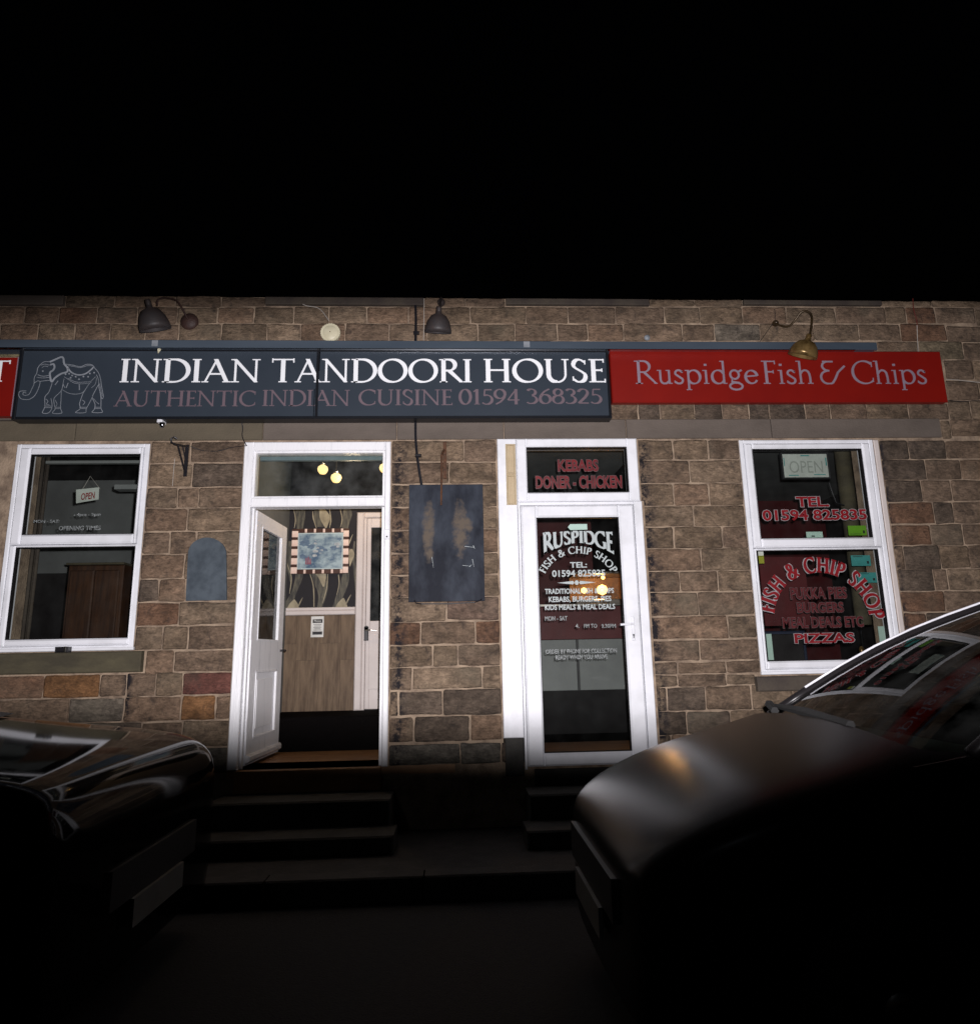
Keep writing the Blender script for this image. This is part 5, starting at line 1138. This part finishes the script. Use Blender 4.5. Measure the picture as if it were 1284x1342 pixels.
# ------------------------------------------------------------------ cars
def smooth_obj(o, lv=2):
    md = o.modifiers.new('sub', 'SUBSURF'); md.levels = lv; md.render_levels = lv
    for p in o.data.polygons: p.use_smooth = True
def car(name, label, origin, sgn, S, paint, hw, cab, roofz, cowl, hdr, L_len, glass_m='car_glass'):
    """origin = nose on the ground (centre line); sgn=+1 nose faces -X (car runs to +X), -1 the reverse. S: (u, z_edge, z_centre, halfwidth)"""
    ox, oy = origin; car_ = thing(name, label, 'car', (ox, oy, 0))
    def P(u, v, z): return (ox + sgn * u, oy + v, z)
    def flip(f): return f if sgn < 0 else tuple(reversed(f))
    rows = []; 
    for (u, ze, zc, w_) in S:
        half = [(w_ * .93, .20), (w_ * .99, .30), (w_, .52), (w_ * .995, ze - .16), (w_ * .975, ze - .035), (w_ * .90, ze + .012), (w_ * .62, ze + (zc - ze) * .72), (0, zc)]
        rows.append([P(u, -a, b) for a, b in half] + [P(u, a, b) for a, b in half[-2::-1]])
    n = len(rows[0]); v = [p for r in rows for p in r]; f = []
    for i in range(len(rows) - 1):
        um = (S[i][0] + S[i + 1][0]) / 2
        for j in range(n - 1):
            if cab[0] < um < cab[1] and 5 <= j <= 8: continue
            f.append(flip((i * n + j, i * n + j + 1, (i + 1) * n + j + 1, (i + 1) * n + j)))
    f.append(flip(tuple(range(n - 1, -1, -1)))); f.append(flip(tuple((len(rows) - 1) * n + j for j in range(n))))
    b = MB(); b.add(v, f); body = b.build('body', paint, car_); smooth_obj(body)
    # greenhouse
    (uc, zc_), (uh, zh), (ur, zr), (ue, ze_) = cowl, hdr, roofz[0], roofz[1]
    wb = hw * .91; wt = hw * .74
    def sheet(nm, m, f_, nu, nv, par, th=0):
        b = MB(); b.add([f_(i / nu, j / nv) for i in range(nu + 1) for j in range(nv + 1)], [flip((i * (nv + 1) + j, i * (nv + 1) + j + 1, (i + 1) * (nv + 1) + j + 1, (i + 1) * (nv + 1) + j)) for i in range(nu) for j in range(nv)])
        return b.build(nm, m, par, smooth=True)
    def ws(s, t):
        w_ = wb + (wt - wb) * s; vv = -w_ + 2 * w_ * t; bow = 1 - (2 * t - 1) ** 2
        return P(uc + (uh - uc) * s - .16 * bow * (1 - .55 * s) + .10 * .0, vv, zc_ + (zh - zc_) * (s + .10 * math.sin(math.pi * s)) + .03 * bow * s)
    sheet('windscreen', glass_m, ws, 10, 14, car_)
    def roof(s, t):
        w_ = wt; vv = -w_ + 2 * w_ * t; bow = 1 - (2 * t - 1) ** 2; u = uh + (ur - uh) * s
        return P(u - .16 * bow * .45 * (1 - s), vv, zh + (zr - zh) * s + .05 * math.sin(math.pi * s) + .03 * bow)
    sheet('roof', paint, roof, 8, 12, car_)
    def rw(s, t):
        w_ = wt + (wb - wt) * s; return P(ur + (ue - ur) * s, -w_ + 2 * w_ * t, zr + (ze_ - zr) * s + .02 * (1 - (2 * t - 1) ** 2))
    sheet('rear_window', glass_m, rw, 4, 8, car_)
    # side glass and pillars
    for sd in (-1, 1):
        top = [ws(s / 6, 0 if sd < 0 else 1) for s in range(7)] + [roof(s / 6, 0 if sd < 0 else 1) for s in range(1, 7)] + [rw(s / 4, 0 if sd < 0 else 1) for s in range(1, 5)]
        b = MB(); v = []; f = []
        for i, p in enumerate(top):
            k_ = abs(p[0] - ox); v += [p, (p[0], oy + sd * wb * 1.0, min(p[2], zc_ - .03 + .06 * (k_ - uc) / 3))]
        for i in range(len(top) - 1): f.append((2 * i, 2 * i + 1, 2 * i + 3, 2 * i + 2))
        b.add(v, f); b.build('side_window', glass_m, car_)
        b = MB(); b.tube([(p[0], p[1], p[2] + .004) for p in top], [.026] * 7 + [.022] * (len(top) - 7), 8); b.build('pillar', paint, car_, smooth=True)
        b = MB(); b.tube([(p[0] - sgn * .004, p[1] - sd * .012, p[2] + .030) for p in top[1:12]], .0065, 6); b.build('roof_trim', 'trim_bright' if paint == 'car_grey' and sd > 0 else 'black_plastic', car_, smooth=True)
        ub = (uh + ur) / 2; pb = roof(.42, 0 if sd < 0 else 1)
        b = MB(); b.tube([pb, (pb[0], oy + sd * wb, zc_)], .035, 6); b.build('pillar', 'black_plastic', car_)
        # mirror
        mc = P(uc + .32, sd * (hw + .09), zc_ + .06); b = MB(); b.lathe([(0, -.07), (.06, -.06), (.085, 0), (.075, .06), (0, .08)], mc, (sgn, 0, 0), 12); b.tube([P(uc + .32, sd * hw * .93, zc_), mc], .02, 6); b.build('mirror', paint, car_, smooth=True)
        # headlight
        u0, z_e = S[1][0], S[1][1]
        b = MB(); b.lathe([(0, -.03), (.07, -.022), (.10, 0), (.11, .08)], P(u0 + .04, sd * hw * .70, z_e - .14), (sgn, 0, .0), 14); b.build('headlight', 'lens_clear', car_, smooth=True)
        # wheels
        for uw in (.78, L_len - .75):
            c_ = P(uw, sd * (hw - .10), .32); b = MB(); b.lathe([(.20, -.1), (.29, -.1), (.32, -.07), (.32, .07), (.29, .1), (.20, .1)], c_, (0, 1, 0), 24); tyre = b.build('wheel', 'rubber', car_, smooth=True)
            b = MB(); b.lathe([(0, -.085), (.05, -.09), (.06, -.07), (.18, -.075), (.205, -.09), (.205, .09), (.18, .075), (0, .08)], c_, (0, 1, 0), 20); b.build('rim', 'steel', tyre, smooth=True)
    # interior
    bx('cabin_floor', 'black_plastic', car_, *sorted((ox + sgn * (uc + .1), ox + sgn * (L_len - .6))), oy - hw * .85, oy + hw * .85, .25, .45)
    b = MB(); b.add([P(uc - .10, -wb * .94, zc_ - .05), P(uc - .10, wb * .94, zc_ - .05), P(uc + .42, wb * .94, zc_ - .05), P(uc + .42, -wb * .94, zc_ - .05), P(uc + .5, -wb * .94, .5), P(uc + .5, wb * .94, .5)], [flip((0, 1, 2, 3)), flip((3, 2, 5, 4))]); b.build('dashboard', 'black_plastic', car_)
    for vs__ in (-.38, .38):
        for k_, us in enumerate((uc + 1.15, uc + 2.05)):
            b = MB(); b.box(*sorted((ox + sgn * (us - .28), ox + sgn * (us + .22))), oy + vs__ - .24, oy + vs__ + .24, .45, .62, .04); b.box(*sorted((ox + sgn * (us + .18), ox + sgn * (us + .32))), oy + vs__ - .23, oy + vs__ + .23, .6, 1.12, .04); b.box(*sorted((ox + sgn * (us + .22), ox + sgn * (us + .32))), oy + vs__ - .12, oy + vs__ + .12, 1.15, 1.32, .03); b.build('seat', 'seat_cloth', car_)
    b = MB(); sc_ = Vector(P(uc + .66, -.38 * sgn * (1), zc_ + .0)); a1 = Vector((0, 1, 0)); a2 = Vector((sgn * .35, 0, .94)); b.tube([sc_ + (a1 * math.cos(k * math.pi / 12) + a2 * math.sin(k * math.pi / 12)) * .18 for k in range(25)], .014, 6); b.tube([sc_ - a1 * .17, sc_ + a1 * .17], .012, 6); b.build('steering_wheel', 'black_plastic', car_, smooth=True)
    # cowl, wipers, grille, plate, bumper strip
    b = MB(); b.add([ws(0, t / 12) for t in range(13)] + [tuple(Vector(ws(0, t / 12)) + Vector((-sgn * .20, 0, -.030))) for t in range(13)], [flip((i, 13 + i, 14 + i, i + 1)) for i in range(12)]); b.build('cowl', 'black_plastic', car_)
    for t0, t1 in ((.30, .86), (.78, .98)):
        a_, b_ = Vector(ws(.03, t0)), Vector(ws(.05, t1)); b = MB(); up = Vector((-sgn * .05, 0, .035)); b.tube([a_ + up, a_.lerp(b_, .5) + up * 1.4, b_ + up], [.020, .022, .012], 6); b.build('wiper', 'rubber', car_)
    bx('grille', 'black_plastic', car_, *sorted((ox - sgn * .012, ox + sgn * .05)), oy - .45, oy + .45, .45, .60, .02)
    bx('number_plate', 'plate_dimmed', car_, *sorted((ox - sgn * .03, ox - sgn * .014)), oy - .26, oy + .26, .34, .45)
    return car_
yc = -2.41
hw = .83
nx_ = at(806, 998, -1.6)[0]
car('parked_car', 'grey car with chrome edged windscreen parked facing left in front of the right window', (nx_ - .30, yc), 1,
    [(0, 0.620, 0.640, hw * .70), (.05, .70, .74, hw * .84), (.22, .80, .86, hw * .93), (.5, .90, .975, hw * .98), (.82, .97, 1.05, hw), (1.0, 1.020, 1.110, hw), (1.5, 1.040, 1.070, hw), (3.2, 1.070, 1.080, hw), (3.9, 1.080, 1.120, hw * .97), (4.15, 1.020, 1.070, hw * .9), (4.22, 0.720, 0.770, hw * .85)],
    'car_grey', hw, (1.19, 3.95), ((3.7, 1.63), (4.0, 1.15)), (1.16, 1.035), (2.36, 1.60), 4.2)
nx2 = at(290, 998, -1.6)[0]
hw2 = .90
car('parked_car', 'glossy black car with its bonnet just in view at the lower left', (nx2 - .10, yc + .30), -1,
    [(0, .78, .79, hw2 * .90), (.05, .91, .925, hw2 * .96), (.18, .985, 1.01, hw2 * .99), (.5, 1.03, 1.055, hw2), (.9, 1.065, 1.10, hw2), (1.35, 1.11, 1.16, hw2), (1.9, 1.13, 1.16, hw2), (3.4, 1.15, 1.16, hw2), (4.1, 1.15, 1.18, hw2 * .97), (4.35, 1.07, 1.11, hw2 * .9), (4.42, .77, .81, hw2 * .85)],
    'car_black', hw2, (1.4, 4.15), ((3.9, 1.72), (4.2, 1.24)), (1.38, 1.15), (2.3, 1.68), 4.4)
print('stones', n_stone, 'FL', FL, 'door angle', math.degrees(ang), 'TOP', TOP)
